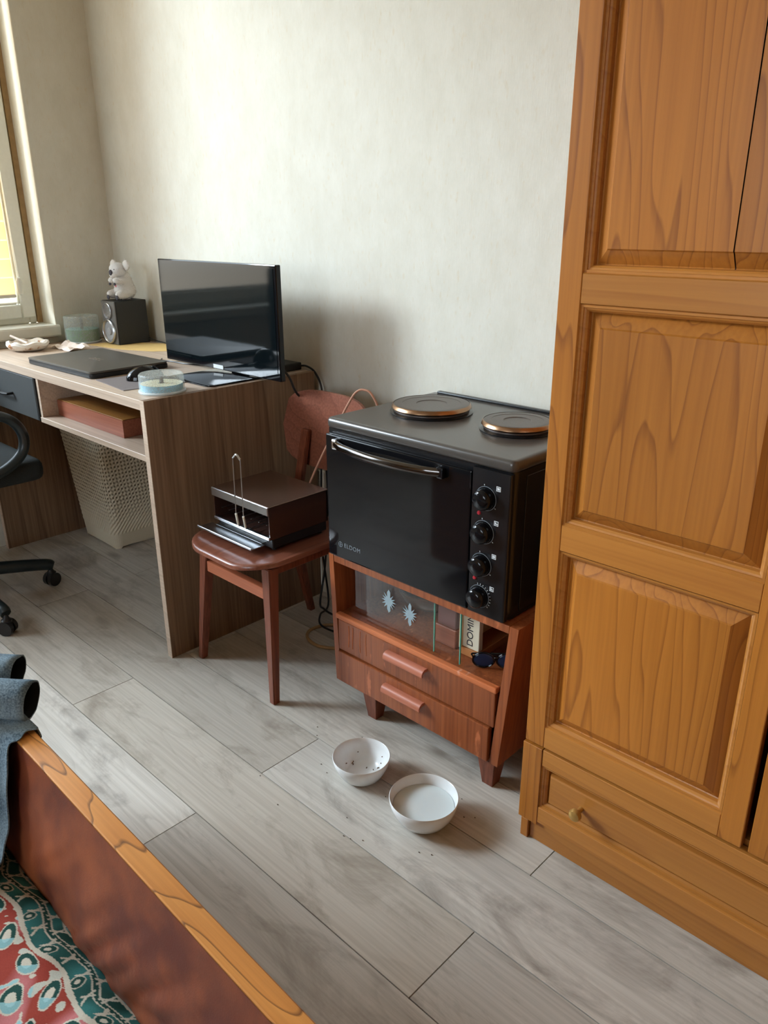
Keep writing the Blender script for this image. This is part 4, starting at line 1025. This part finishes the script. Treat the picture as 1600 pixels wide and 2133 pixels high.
# ================================================================ WOODEN CHAIR + GRILL
ch = thing('wooden_chair', 'reddish-brown plywood chair between desk and cabinet', 'chair', (-1.55, 1.2, 0))
SZ = .400
b = nb()
pts = rrect(-1.706, -1.382, .985, 1.365, .100, 8)
def seat():
    b = nb(); cx, cy = -1.540, 1.175
    top, bot = [], []
    rings = []
    for f in (1.0, .985, .94, .85, .7, .5, .25):
        ring = []
        for (x, y) in pts:
            X, Y = cx+(x-cx)*f, cy+(y-cy)*f
            dish = -.006*(1-f*f); drop = -.010*max(0, (1.02-Y)/.05)**1.5 if Y < 1.02 else 0
            ring.append(b.verts.new((X, Y, SZ+dish+drop-(.003 if f == 1.0 else 0))))
        rings.append(ring)
    for a, c in zip(rings[:-1], rings[1:]):
        n = len(a)
        for k in range(n): b.faces.new((a[k], a[(k+1) % n], c[(k+1) % n], c[k]))
    b.faces.new(rings[-1])
    low = [b.verts.new((v.co.x, v.co.y, v.co.z-.009)) for v in rings[0]]; n = len(low)
    for k in range(n): b.faces.new((low[k], low[(k+1) % n], rings[0][(k+1) % n], rings[0][k]))
    low2 = [b.verts.new((cx+(v.co.x-cx)*.97, cy+(v.co.y-cy)*.97, v.co.z-.003)) for v in low]
    for k in range(n): b.faces.new((low2[k], low2[(k+1) % n], low[(k+1) % n], low[k]))
    b.faces.new(low2[::-1])
    bmesh.ops.recalc_face_normals(b, faces=b.faces); return b
part('seat', seat(), chairw, ch, smooth=True, angle=50)
def bar(b, p, q, w0, w1, d0=None, d1=None, bev=.002):
    """tapered square bar from p (top) to q (bottom)"""
    p, q = Vector(p), Vector(q); d0 = d0 or w0; d1 = d1 or w1
    T_ = [b.verts.new((p.x+sx_*w0/2, p.y+sy_*d0/2, p.z)) for sx_, sy_ in ((-1, -1), (1, -1), (1, 1), (-1, 1))]
    B_ = [b.verts.new((q.x+sx_*w1/2, q.y+sy_*d1/2, q.z)) for sx_, sy_ in ((-1, -1), (1, -1), (1, 1), (-1, 1))]
    fs = [b.faces.new(T_), b.faces.new(B_[::-1])]
    for i in range(4): fs.append(b.faces.new((B_[i], B_[(i+1) % 4], T_[(i+1) % 4], T_[i])))
    bmesh.ops.recalc_face_normals(b, faces=fs)
    es = list({e for f in fs for e in f.edges}); bmesh.ops.bevel(b, geom=es, offset=bev, segments=2, affect='EDGES')
for p, q in (((-1.668, 1.055, .384), (-1.733, 1.046, 0)), ((-1.404, 1.055, .384), (-1.402, 1.044, 0)), ((-1.672, 1.335, .384), (-1.728, 1.455, 0)), ((-1.420, 1.335, .384), (-1.400, 1.455, 0))):
    b = nb(); bar(b, p, q, .032, .019, .030, .020); part('leg', b, chairleg, ch)
b = nb(); box(b, -1.664, -1.419, 1.042, 1.062, .2950, .3260, .003, 2); part('stretcher', b, wood('stretcher_wood', (srgb(120, 60, 36), srgb(172, 96, 64), srgb(190, 118, 84)), 'x', .4, ringmix=.3), ch)
for x_ in (-1.676, -1.414):
    b = nb(); box(b, x_-.009, x_+.009, 1.075, 1.318, .3560, .3870, .002); part('apron', b, chairleg, ch)
for x_ in (-1.662, -1.492):
    b = nb(); bar(b, (x_, 1.408, .62), (x_, 1.352, .372), .030, .032, .014, .016); part('back_post', b, chairleg, ch)
def backrest():
    b = nb(); N, Mz = 22, 14
    zc, hz, hx = .6230, .110, .176; cx = -1.577
    front, back = [], []
    for i in range(N+1):
        s_ = -1+2*i/N; fr, bk = [], []
        for j in range(Mz+1):
            t_ = -1+2*j/Mz
            # superellipse outline
            lim = (1-abs(s_)**3.4)**(1/3.4)
            x = cx+hx*s_; z = zc+hz*t_*max(lim, .0)*(1.0)
            if t_ < 0: z += .014*(1-abs(t_))*0
            y = 1.398+.022*(1-s_*s_)+.10*(z-zc)
            fr.append(b.verts.new((x, y, z))); bk.append(b.verts.new((x, y+.009, z)))
        front.append(fr); back.append(bk)
    for i in range(N):
        for j in range(Mz):
            b.faces.new((front[i][j], front[i+1][j], front[i+1][j+1], front[i][j+1])); b.faces.new((back[i][j], back[i][j+1], back[i+1][j+1], back[i+1][j]))
        b.faces.new((front[i][0], back[i][0], back[i+1][0], front[i+1][0])); b.faces.new((front[i][Mz], front[i+1][Mz], back[i+1][Mz], back[i][Mz]))
    bmesh.ops.remove_doubles(b, verts=b.verts, dist=1e-5); bmesh.ops.recalc_face_normals(b, faces=b.faces); return b
part('backrest', backrest(), chairw, ch, smooth=True, angle=50)

gr = thing('tabletop_grill', 'small black grill oven with open front on the chair seat', 'grill', (-1.56, 1.19, .402))
GX0, GX1, GY0, GY1 = -1.684, -1.447, 1.094, 1.288
b = nb(); box(b, GX0+.006, GX1-.001, GY0+.008, GY1-.004, .4045, .4300, .002); part('base', b, black_plastic, gr)
smoked = plain('smoked_enamel', (.055, .026, .020, 1), .16, .6, coat=.3)
b = nb()
box(b, GX0, GX0+.003, GY0, GY1, .4303, .5150); box(b, GX1-.003, GX1, GY0, GY1, .4303, .5150); box(b, GX0, GX1, GY1-.003, GY1, .4303, .5150); box(b, GX0+.003, GX1-.003, GY0+.004, GY1-.003, .4303, .4330)
gb = part('shell', b, smoked, gr)
b = nb(); box(b, GX0-.002, GX1+.002, GY0-.002, GY1+.002, .5152, .5190, .001); part('top_plate', b, plain('brown_tinted_steel', (.15, .09, .065, 1), .25, .6, metal=.6), gr)
b = nb(); box(b, GX0-.001, GX1+.001, GY0-.005, GY0-.0005, .4960, .5188, .0012); part('front_trim', b, dull_chrome, gr, label='bright metal strip over the opening')
b = nb(); box(b, GX0+.0005, GX1-.0005, GY0-.004, GY0+.006, .4300, .4375, .001); part('lower_trim', b, dull_chrome, gr)
b = nb(); prism(b, rrect(GX0-.010, GX1-.016, 1.046, GY0-.0045, .004, 3), .4140, .4160, 'z'); box(b, GX0-.012, GX1-.014, 1.0435, 1.0475, .4140, .4200, .001); box(b, GX0+.01, GX1-.03, GY0-.006, GY0+.01, .4150, .4165)
part('crumb_tray', b, plain('tray_steel', (.36, .37, .38, 1), .3, .5, metal=1), gr)
b = nb()
hx0, hx1 = -1.5480, -1.5170
top = [(hx0, 1.070, .615), (hx0+.002, 1.070, .634), ((hx0+hx1)/2, 1.070, .642), (hx1-.002, 1.070, .634), (hx1, 1.070, .615)]
for x_ in (hx0, hx1): tube(b, [(x_, 1.070, .616), (x_-.0, 1.068, .478), (x_-.006, 1.078, .446), (x_-.006, 1.100, .444), (x_-.006, 1.20, .444)], .0013, 6, smooth=False)
tube(b, top, .0013, 6); part('rack_handle', b, dull_chrome, gr, smooth=True, label='tall looped wire handle')
b = nb(); tube(b, [(hx0+.001, 1.070, .632), ((hx0+hx1)/2, 1.070, .6425), (hx1-.001, 1.070, .632)], .0030, 8); part('handle_cap', b, chrome, gr, smooth=True)
for x_ in (hx0, hx1):
    b = nb(); tube(b, [(x_+.0002, 1.0675, .484), (x_-.006, 1.0765, .450)], .0032, 8, smooth=False); part('handle_sleeve', b, offwhite, gr, smooth=True)
b = nb()
for k in range(7):
    x_ = GX0+.02+.032*k; tube(b, [(x_, GY0+.010, .4620), (x_, GY1-.01, .4620)], .0012, 5, smooth=False)
part('grill_rack', b, dull_chrome, gr)
for fx in (GX0+.02, GX1-.012):
    for fy_ in (GY0+.02, GY1-.02):
        b = nb(); lathe(b, [(.006, -.0055), (.007, .001)], fx, fy_, 12, z0=.404); part('foot', b, black_plastic, gr)
b = nb(); tube(b, [(-1.545, 1.294, .455), (-1.545, 1.305, .49), (-1.523, 1.325, .56), (-1.480, 1.352, .66), (-1.445, 1.372, .735), (-1.425, 1.38, .765), (-1.405, 1.388, .772), (-1.382, 1.395, .760), (-1.365, 1.405, .70), (-1.36, 1.42, .5)], .0030, 8)
solo('grill_cord', b, beige_cord, 'thin pinkish cord rising from the grill over the chair back', 'cord', (-1.5, 1.35, .5), smooth=True)

# ================================================================ BOWLS
def bowl(name, label, cx, cy, r, h, fill):
    t = thing(name, label, 'bowl', (cx, cy, 0), group=None)
    b = nb(); lathe(b, [(0, .0015), (r*.50, .0015), (r*.56, 0), (r*.60, .0015), (r*.74, .010), (r*.88, .026), (r*.97, h*.75), (r, h), (r*.985, h+.0012), (r*.965, h), (r*.935, h*.75), (r*.84, .027), (r*.70, .012), (r*.55, .005), (0, .004)], cx, cy, 64, z0=0)
    part('shell', b, white_china, t, smooth=True, angle=60)
    return t
t1 = bowl('pet_bowl', 'smaller white bowl with scattered food crumbs on the floor', -1.036, 1.001, .0650, .054, None)
b = nb(); rnd = random.Random(11)
for k in range(26):
    a = rnd.uniform(0, 2*math.pi)
    rr = .065*rnd.uniform(.30, .90)
    # height of the inner wall at this radius
    q = rr/.065
    zz_ = .0050 if q < .55 else (.005+(q-.55)/.15*.007 if q < .70 else (.012+(q-.70)/.14*.015 if q < .84 else .027+(q-.84)/.095*.0135))
    c = Vector((-1.036+rr*math.cos(a), 1.001+rr*math.sin(a), zz_+.001))
    ellipsoid(b, c, (.0012, .0012, .0024), 6, 4, Matrix.Rotation(rnd.uniform(0, 3), 3, 'X'))
part('food_crumbs', b, plain('crumbs', srgb(96, 66, 40), .8), t1, kind='stuff')
t2 = bowl('pet_bowl', 'larger white bowl filled with water on the floor', -.8445, .9945, .0725, .058, None)
b = nb(); lathe(b, [(0, 0), (.0640, 0)], -.8445, .9945, 56, z0=.0370)
def milk():
    m, nt, bs = _mat('bowl_liquid'); bs.inputs['Base Color'].default_value = srgb(206, 214, 214); bs.inputs['Roughness'].default_value = .04
    n = node(nt, 'ShaderNodeTexNoise'); n.inputs['Scale'].default_value = 14; bp = node(nt, 'ShaderNodeBump'); bp.inputs['Strength'].default_value = .02
    nt.links.new(n.outputs['Fac'], bp.inputs['Height']); nt.links.new(bp.outputs[0], bs.inputs['Normal']); return m
part('water', b, milk(), t2, smooth=True, label='still water surface')
# small dark crumbs on the floor near the bowls
b = nb(); rnd = random.Random(3)
for k in range(26):
    c = (-1.25+.5*rnd.random(), .80+.30*rnd.random(), .001)
    if (c[0]+1.036)**2+(c[1]-1.0)**2 < .075**2 or (c[0]+.8445)**2+(c[1]-.9945)**2 < .082**2: continue
    ellipsoid(b, c, (.0013+.001*rnd.random(), .0012, .0009), 6, 4)
o = solo('floor_crumbs', b, plain('floor_crumb', srgb(80, 66, 52), .9), 'tiny dark crumbs scattered on the floor around the white bowls', 'crumbs', (-1, 1, 0)); o['kind'] = 'stuff'

# ================================================================ OFFICE CHAIR (left edge)
CX, CY = -2.565, .672
oc = thing('office_chair', 'black swivel office chair in front of the desk at the picture edge', 'office chair', (CX, CY, 0))
for k in range(5):
    a = math.radians(80-72*k); c, s_ = math.cos(a), math.sin(a); RA = .29
    b = nb(); tube(b, [(CX+.03*c, CY+.03*s_, .112), (CX+.12*c, CY+.12*s_, .108), (CX+(RA-.02)*c, CY+(RA-.02)*s_, .082), (CX+(RA+.006)*c, CY+(RA+.006)*s_, .070)], lambda t_: .024-.006*t_, 10, sx=.9); part('base_arm', b, teal_plastic, oc, smooth=True)
    b = nb(); wx, wy = CX+RA*c, CY+RA*s_
    e = bmesh.ops.create_cone(b, cap_ends=True, segments=22, radius1=.0235, radius2=.0235, depth=.014)
    Rm = Matrix.Rotation(a+math.radians(28), 4, 'Z') @ Matrix.Rotation(math.radians(90), 4, 'X')
    vs1 = list(e['verts'])
    for v in vs1: v.co = (Rm @ (v.co+Vector((0, 0, .011))))+Vector((wx, wy, .0237))
    e = bmesh.ops.create_cone(b, cap_ends=True, segments=22, radius1=.0235, radius2=.0235, depth=.014)
    for v in e['verts']: v.co = (Rm @ (v.co+Vector((0, 0, -.011))))+Vector((wx, wy, .0237))
    lathe(b, [(.0165, .030), (.0165, .048), (.010, .054), (.006, .066)], wx, wy, 14, z0=0)
    part('caster', b, black_plastic, oc, smooth=True)
b = nb(); lathe(b, [(.034, .085), (.036, .13), (.028, .14), (.027, .26), (.016, .262), (.016, .40), (.06, .41)], CX, CY, 24); part('gas_column', b, black_plastic, oc, smooth=True)
CX, CY = -2.595, .735
b = nb(); box(b, CX-.225, CX+.225, CY-.215, CY+.205, .420, .490, .032, 4); part('seat', b, fabric_dark, oc, smooth=True)
b = nb()
N = 12
for i in range(N):
    pass
prism(b, rrect(CX-.21, CX+.21, .55, 1.02, .06, 6), CY-.265, CY-.215, 'y', bev=.015, seg=3); part('backrest', b, fabric_dark, oc, smooth=True)
b = nb(); box(b, CX-.03, CX+.03, CY-.262, CY-.235, .44, .60, .008, 2); part('back_bracket', b, black_plastic, oc)
for sg in (1, -1):
    ax_ = CX+sg*.238
    b = nb(); tube(b, [(ax_-sg*.012, .64, .478), (ax_, .70, .468), (ax_, .80, .478), (ax_, .868, .520), (ax_, .884, .575), (ax_, .855, .628), (ax_, .79, .655), (ax_, .68, .662), (ax_, .60, .650), (ax_, .565, .60), (ax_, .585, .52), (ax_-sg*.012, .64, .478)], .0155, 10, sx=1.15)
    part('armrest', b, teal_plastic, oc, smooth=True)

# ================================================================ SOFA BED
sb = thing('sofa_bed', 'brown leather sofa bed with a varnished oak edge board', 'sofa bed', (-.3, -.2, 0))
# oak board; its top runs slightly towards the camera
ob0, ob1 = (-1.150, .360), (.60, .3345)
def yedge(x, off=0.0): return .3610+(x+1.150)*(-.0150)-off
b = nb()
n = 40; top = []
vv = []
for k in range(n+1):
    x = -1.62+(2.22)*k/n
    yo, yi = yedge(x), yedge(x)-.0305
    vv.append([b.verts.new((x, yo, .055)), b.verts.new((x, yo, .4180)), b.verts.new((x, yo-.002, .4200)), b.verts.new((x, yi+.0015, .4200)), b.verts.new((x, yi, .4185)), b.verts.new((x, yi, .055))])
fs = []
for a, c in zip(vv[:-1], vv[1:]):
    for q in range(6): fs.append(b.faces.new((a[q], c[q], c[(q+1) % 6], a[(q+1) % 6])))
fs.append(b.faces.new(vv[0])); fs.append(b.faces.new(vv[-1][::-1])); bmesh.ops.recalc_face_normals(b, faces=fs)
part('oak_board', b, oak, sb)
# leather inner face: padded, creased
def leather_face():
    b = nb(); NX, NZ = 220, 34; V = []
    for i in range(NX+1):
        x = -1.60+2.2*i/NX; col = []
        for j in range(NZ+1):
            t_ = j/NZ; z = .4165-.235*t_
            y = yedge(x)-.0310-.030*t_-.016*math.sin(math.pi*min(1, t_*1.05))**.8*(.3+.7*t_)
            amp = min(1, max(0, (t_-.12)*2.2))
            w = noise.noise(Vector((x*13+t_*2.6, t_*1.7, 0)))*.0125+abs(noise.noise(Vector((x*20+t_*5.0, t_*1.6, 5))))*.0120+noise.noise(Vector((x*48+t_*6, t_*4, 9)))*.0024
            fade = .45+.55*min(1, max(0, (x+1.05)/.3))
            y -= w*amp*fade
            col.append(b.verts.new((x, y, z)))
        V.append(col)
    for i in range(NX):
        for j in range(NZ): b.faces.new((V[i][j], V[i][j+1], V[i+1][j+1], V[i+1][j]))
    return b
part('leather_side', leather_face(), leather, sb, smooth=True, angle=180)
b = nb(); box(b, -1.610, .60, -.80, .290, .06, .150, .004); part('bed_box', b, dark_brown, sb)
b = nb(); box(b, -1.645, -1.622, -.80, .3600, .055, .420, .003); part('end_board', b, oak, sb)
# bedding with a printed floral pattern
def bedding():
    def axis(v0, v1, f0, f1, fine, coarse):
        out = []; v = v0
        while v < v1:
            out.append(v); v += fine if f0 <= v < f1 else coarse
        out.append(v1); return out
    XS = axis(-1.60, .55, -1.24, -.56, .0013, .02); YS = axis(-.78, .298, .03, .30, .0013, .02)
    b = nb(); lay = b.verts.layers.float_color.new('pattern')
    teal, dteal, red, pink = (.035, .170, .160), (.012, .060, .048), (.300, .045, .028), (.50, .17, .17)
    cream, lblue = (.56, .52, .42), (.30, .52, .54)
    def lerp(a, c, t_): t_ = max(0, min(1, t_)); return tuple(a[i]*(1-t_)+c[i]*t_ for i in range(3))
    def N(x, y, z): return noise.noise(Vector((x, y, z)))
    def pat(x, y):
        u = x+.006*N(x*30, y*30, 1); v = (.300-y)+.007*math.sin(x*42)+.006*N(x*26, y*26, 0)
        P_ = .175; q = v/P_; bi = math.floor(q); band = q-bi
        n1 = N(u*52, v*52, 3+bi); n2 = N(u*20, v*20, 8)
        if band < .30:                                   # green band: stem, leaf veins, small curls
            col = lerp(dteal, teal, .45+1.6*n2)
            w = (band-.13)*P_
            if abs(w) < .0030: col = dteal
            elif abs(abs(w)-.0040) < .0011: col = cream
            k = (u*26+(.5 if w > 0 else 0)) % 1.0
            if abs(k-.5-abs(w)*14) < .055 and abs(w) < .024: col = cream
            if abs(k-.5+abs(w)*10-.25) < .045 and abs(w) < .020: col = cream
            du = ((u*13.0+.3) % 1.0-.5)/13.0; d = math.hypot(du, (w-.019)*1.1)
            if d < .0105: col = cream if d > .0088 else (dteal if d > .0040 else cream)
            if band < .02 or band > .28: col = cream
        elif band < .84:                                 # blossom band: red and pink cells with pale rims and ringed eyes
            col = lerp(red, pink, .25+2.2*n2)
            if n1 > .30: col = lerp(cream, lblue, .2+.8*(n2 > 0))
            elif n1 > .235: col = cream
            if n1 < -.42: col = cream
            if n1 < -.50: col = pink
            for off, cc in ((.0, .44), (.5, .68)):
                du = ((u*15.0+off+.37*bi) % 1.0-.5)/15.0; dv = (band-cc)*P_
                a1 = du*.8+dv*.6; a2 = -du*.6+dv*.8; d = math.hypot(a1*.75, a2*1.15)
                if d < .0165: col = cream
                if d < .0145: col = dteal if a1 < .003 else lerp(teal, lblue, .7)
                if d < .0075: col = cream if a1 < .004 else lblue
            if band < .325 or band > .815: col = cream
        else:
            col = lerp(teal, lblue, .55+1.6*n1)
            if abs(n2+.1) < .05: col = dteal
            k = (u*30+band*4) % 1.0
            if abs(k-.5) < .07: col = (.62, .66, .62)
        return col
    V = []
    for x in XS:
        col = []
        for y in YS:
            e = max(0, (y-.225)/.075)
            z = .2190-.030*e*e+.004*N(x*7, y*9, 0)+.0025*N(x*24, y*16, 2)
            vtx = b.verts.new((x, y, z)); c = pat(x, y); vtx[lay] = (c[0], c[1], c[2], 1); col.append(vtx)
        V.append(col)
    for i in range(len(XS)-1):
        for j in range(len(YS)-1): b.faces.new((V[i][j], V[i+1][j], V[i+1][j+1], V[i][j+1]))
    return b
def print_mat():
    m, nt, bs = _mat('printed_cotton'); L = nt.links.new
    a = node(nt, 'ShaderNodeAttribute'); a.attribute_name = 'pattern'
    n = node(nt, 'ShaderNodeTexNoise'); n.inputs['Scale'].default_value = 500; g = node(nt, 'ShaderNodeTexCoord'); L(g.outputs['Object'], n.inputs['Vector'])
    h = node(nt, 'ShaderNodeHueSaturation'); r = node(nt, 'ShaderNodeMapRange'); r.inputs[3].default_value = .85; r.inputs[4].default_value = 1.12; L(n.outputs['Fac'], r.inputs[0]); L(r.outputs[0], h.inputs['Value']); L(a.outputs['Color'], h.inputs['Color'])
    L(h.outputs[0], bs.inputs['Base Color']); bs.inputs['Roughness'].default_value = .85; bs.inputs['Specular IOR Level'].default_value = .2
    bp = node(nt, 'ShaderNodeBump'); bp.inputs['Strength'].default_value = .3; bp.inputs['Distance'].default_value = .0008; L(n.outputs['Fac'], bp.inputs['Height']); L(bp.outputs[0], bs.inputs['Normal'])
    return m
bd = solo('bed_sheet', bedding(), print_mat(), 'red, teal and cream floral printed sheet on the sofa bed', 'bed sheet', (-.5, 0, .2), smooth=True, angle=180)
b = nb(); box(b, -1.60, .58, -.79, .245, .1505, .1860, .01, 2); part('mattress', b, plain('mattress_fabric', srgb(120, 100, 84), .9), sb)

# ================================================================ JEANS
jn = thing('jeans', 'faded blue jeans thrown over the end of the sofa bed', 'jeans', (-1.25, .36, .42))
def trouser(pts, rx, rz, seed):
    b = nb(); P = smooth_path(pts, 10); N = 28; rings = []; inner = []
    for i, p in enumerate(P):
        f = i/(len(P)-1); t_ = (P[min(i+1, len(P)-1)]-P[max(i-1, 0)]).normalized(); s_ = t_.cross(Vector((0, 0, 1))).normalized(); u_ = s_.cross(t_)
        ring = []; rin = []
        for k in range(N):
            a = 2*math.pi*k/N
            wr = 1+.10*noise.noise(Vector((math.cos(a)*1.6, math.sin(a)*1.6, p.x*22+seed)))+.05*noise.noise(Vector((math.cos(a)*3, math.sin(a)*3, p.x*60+seed)))
            ring.append(b.verts.new(p+s_*rx*wr*math.cos(a)+u_*rz*wr*math.sin(a)))
            if i >= len(P)-8: rin.append(b.verts.new(p+s_*rx*wr*.93*math.cos(a)+u_*rz*wr*.90*math.sin(a)))
        rings.append(ring)
        if rin: inner.append(rin)
    for a, c in zip(rings[:-1], rings[1:]):
        for k in range(N): b.faces.new((a[k], a[(k+1) % N], c[(k+1) % N], c[k]))
    for a, c in zip(inner[:-1], inner[1:]):
        for k in range(N):
            f = b.faces.new((a[k], c[k], c[(k+1) % N], a[(k+1) % N])); f.material_index = 1
    for k in range(N): b.faces.new((rings[-1][k], rings[-1][(k+1) % N], inner[-1][(k+1) % N], inner[-1][k]))
    f = b.faces.new(inner[0]); f.material_index = 1
    return b, rings, P
for nm, pts, rx, rz, sd in (('trouser_leg', [(-1.60, .06, .462), (-1.48, .17, .466), (-1.37, .28, .462), (-1.258, .396, .452)], .036, .027, 1), ('trouser_leg', [(-1.48, .08, .462), (-1.38, .17, .468), (-1.27, .27, .462), (-1.163, .378, .4480)], .035, .031, 7)):
    b, rings, P = trouser(pts, rx, rz, sd)
    hem = [v.co.copy() for v in rings[-6]]; c0 = sum(hem, Vector())/len(hem)
    lg = part(nm, b, [denim, denim_in], jn, smooth=True, angle=180)
    sm = nb(); tube(sm, [c0+(h-c0)*1.012 for h in hem]+[c0+(hem[0]-c0)*1.012], .0011, 6, smooth=False, caps=False); part('hem_seam', sm, denim_seam, lg, smooth=True)
def drape():
    b = nb(); prof = [(.371, .395), (.370, .410), (.366, .4235), (.355, .4262), (.335, .4250), (.319, .4215), (.303, .395), (.294, .350), (.283, .300), (.272, .262), (.258, .246), (.235, .2365), (.20, .2365)]
    PP = smooth_path([(0, y, z) for y, z in prof], 5); V = []
    ends = [(-0.02, -1.126), (.3, -1.112), (.42, -1.108), (.6, -1.085), (1.01, -1.075)]
    nP = len(PP)
    for j, p in enumerate(PP):
        t_ = j/(nP-1)
        xe = ends[-1][1]
        for (ta, xa), (tb, xb) in zip(ends[:-1], ends[1:]):
            if ta <= t_ <= tb: xe = xa+(xb-xa)*(t_-ta)/(tb-ta)
        xe += .004*math.sin(t_*40)
        row = []
        for i in range(41):
            x = -1.55+(xe+1.55)*i/40
            w = .0035*noise.noise(Vector((x*26, t_*9, 0)))+.003*abs(noise.noise(Vector((x*60, t_*5, 4))))
            n_ = Vector((0, -.5, .8))
            row.append(b.verts.new(Vector((x, p.y, p.z))+n_*(.002+max(0, w))))
        V.append(row)
    for a, c in zip(V[:-1], V[1:]):
        for i in range(40): b.faces.new((a[i], a[i+1], c[i+1], c[i]))
    bmesh.ops.recalc_face_normals(b, faces=b.faces)
    bmesh.ops.solidify(b, geom=list(b.faces), thickness=.0022)
    return b
part('trouser_seat', drape(), denim, jn, smooth=True, angle=60)
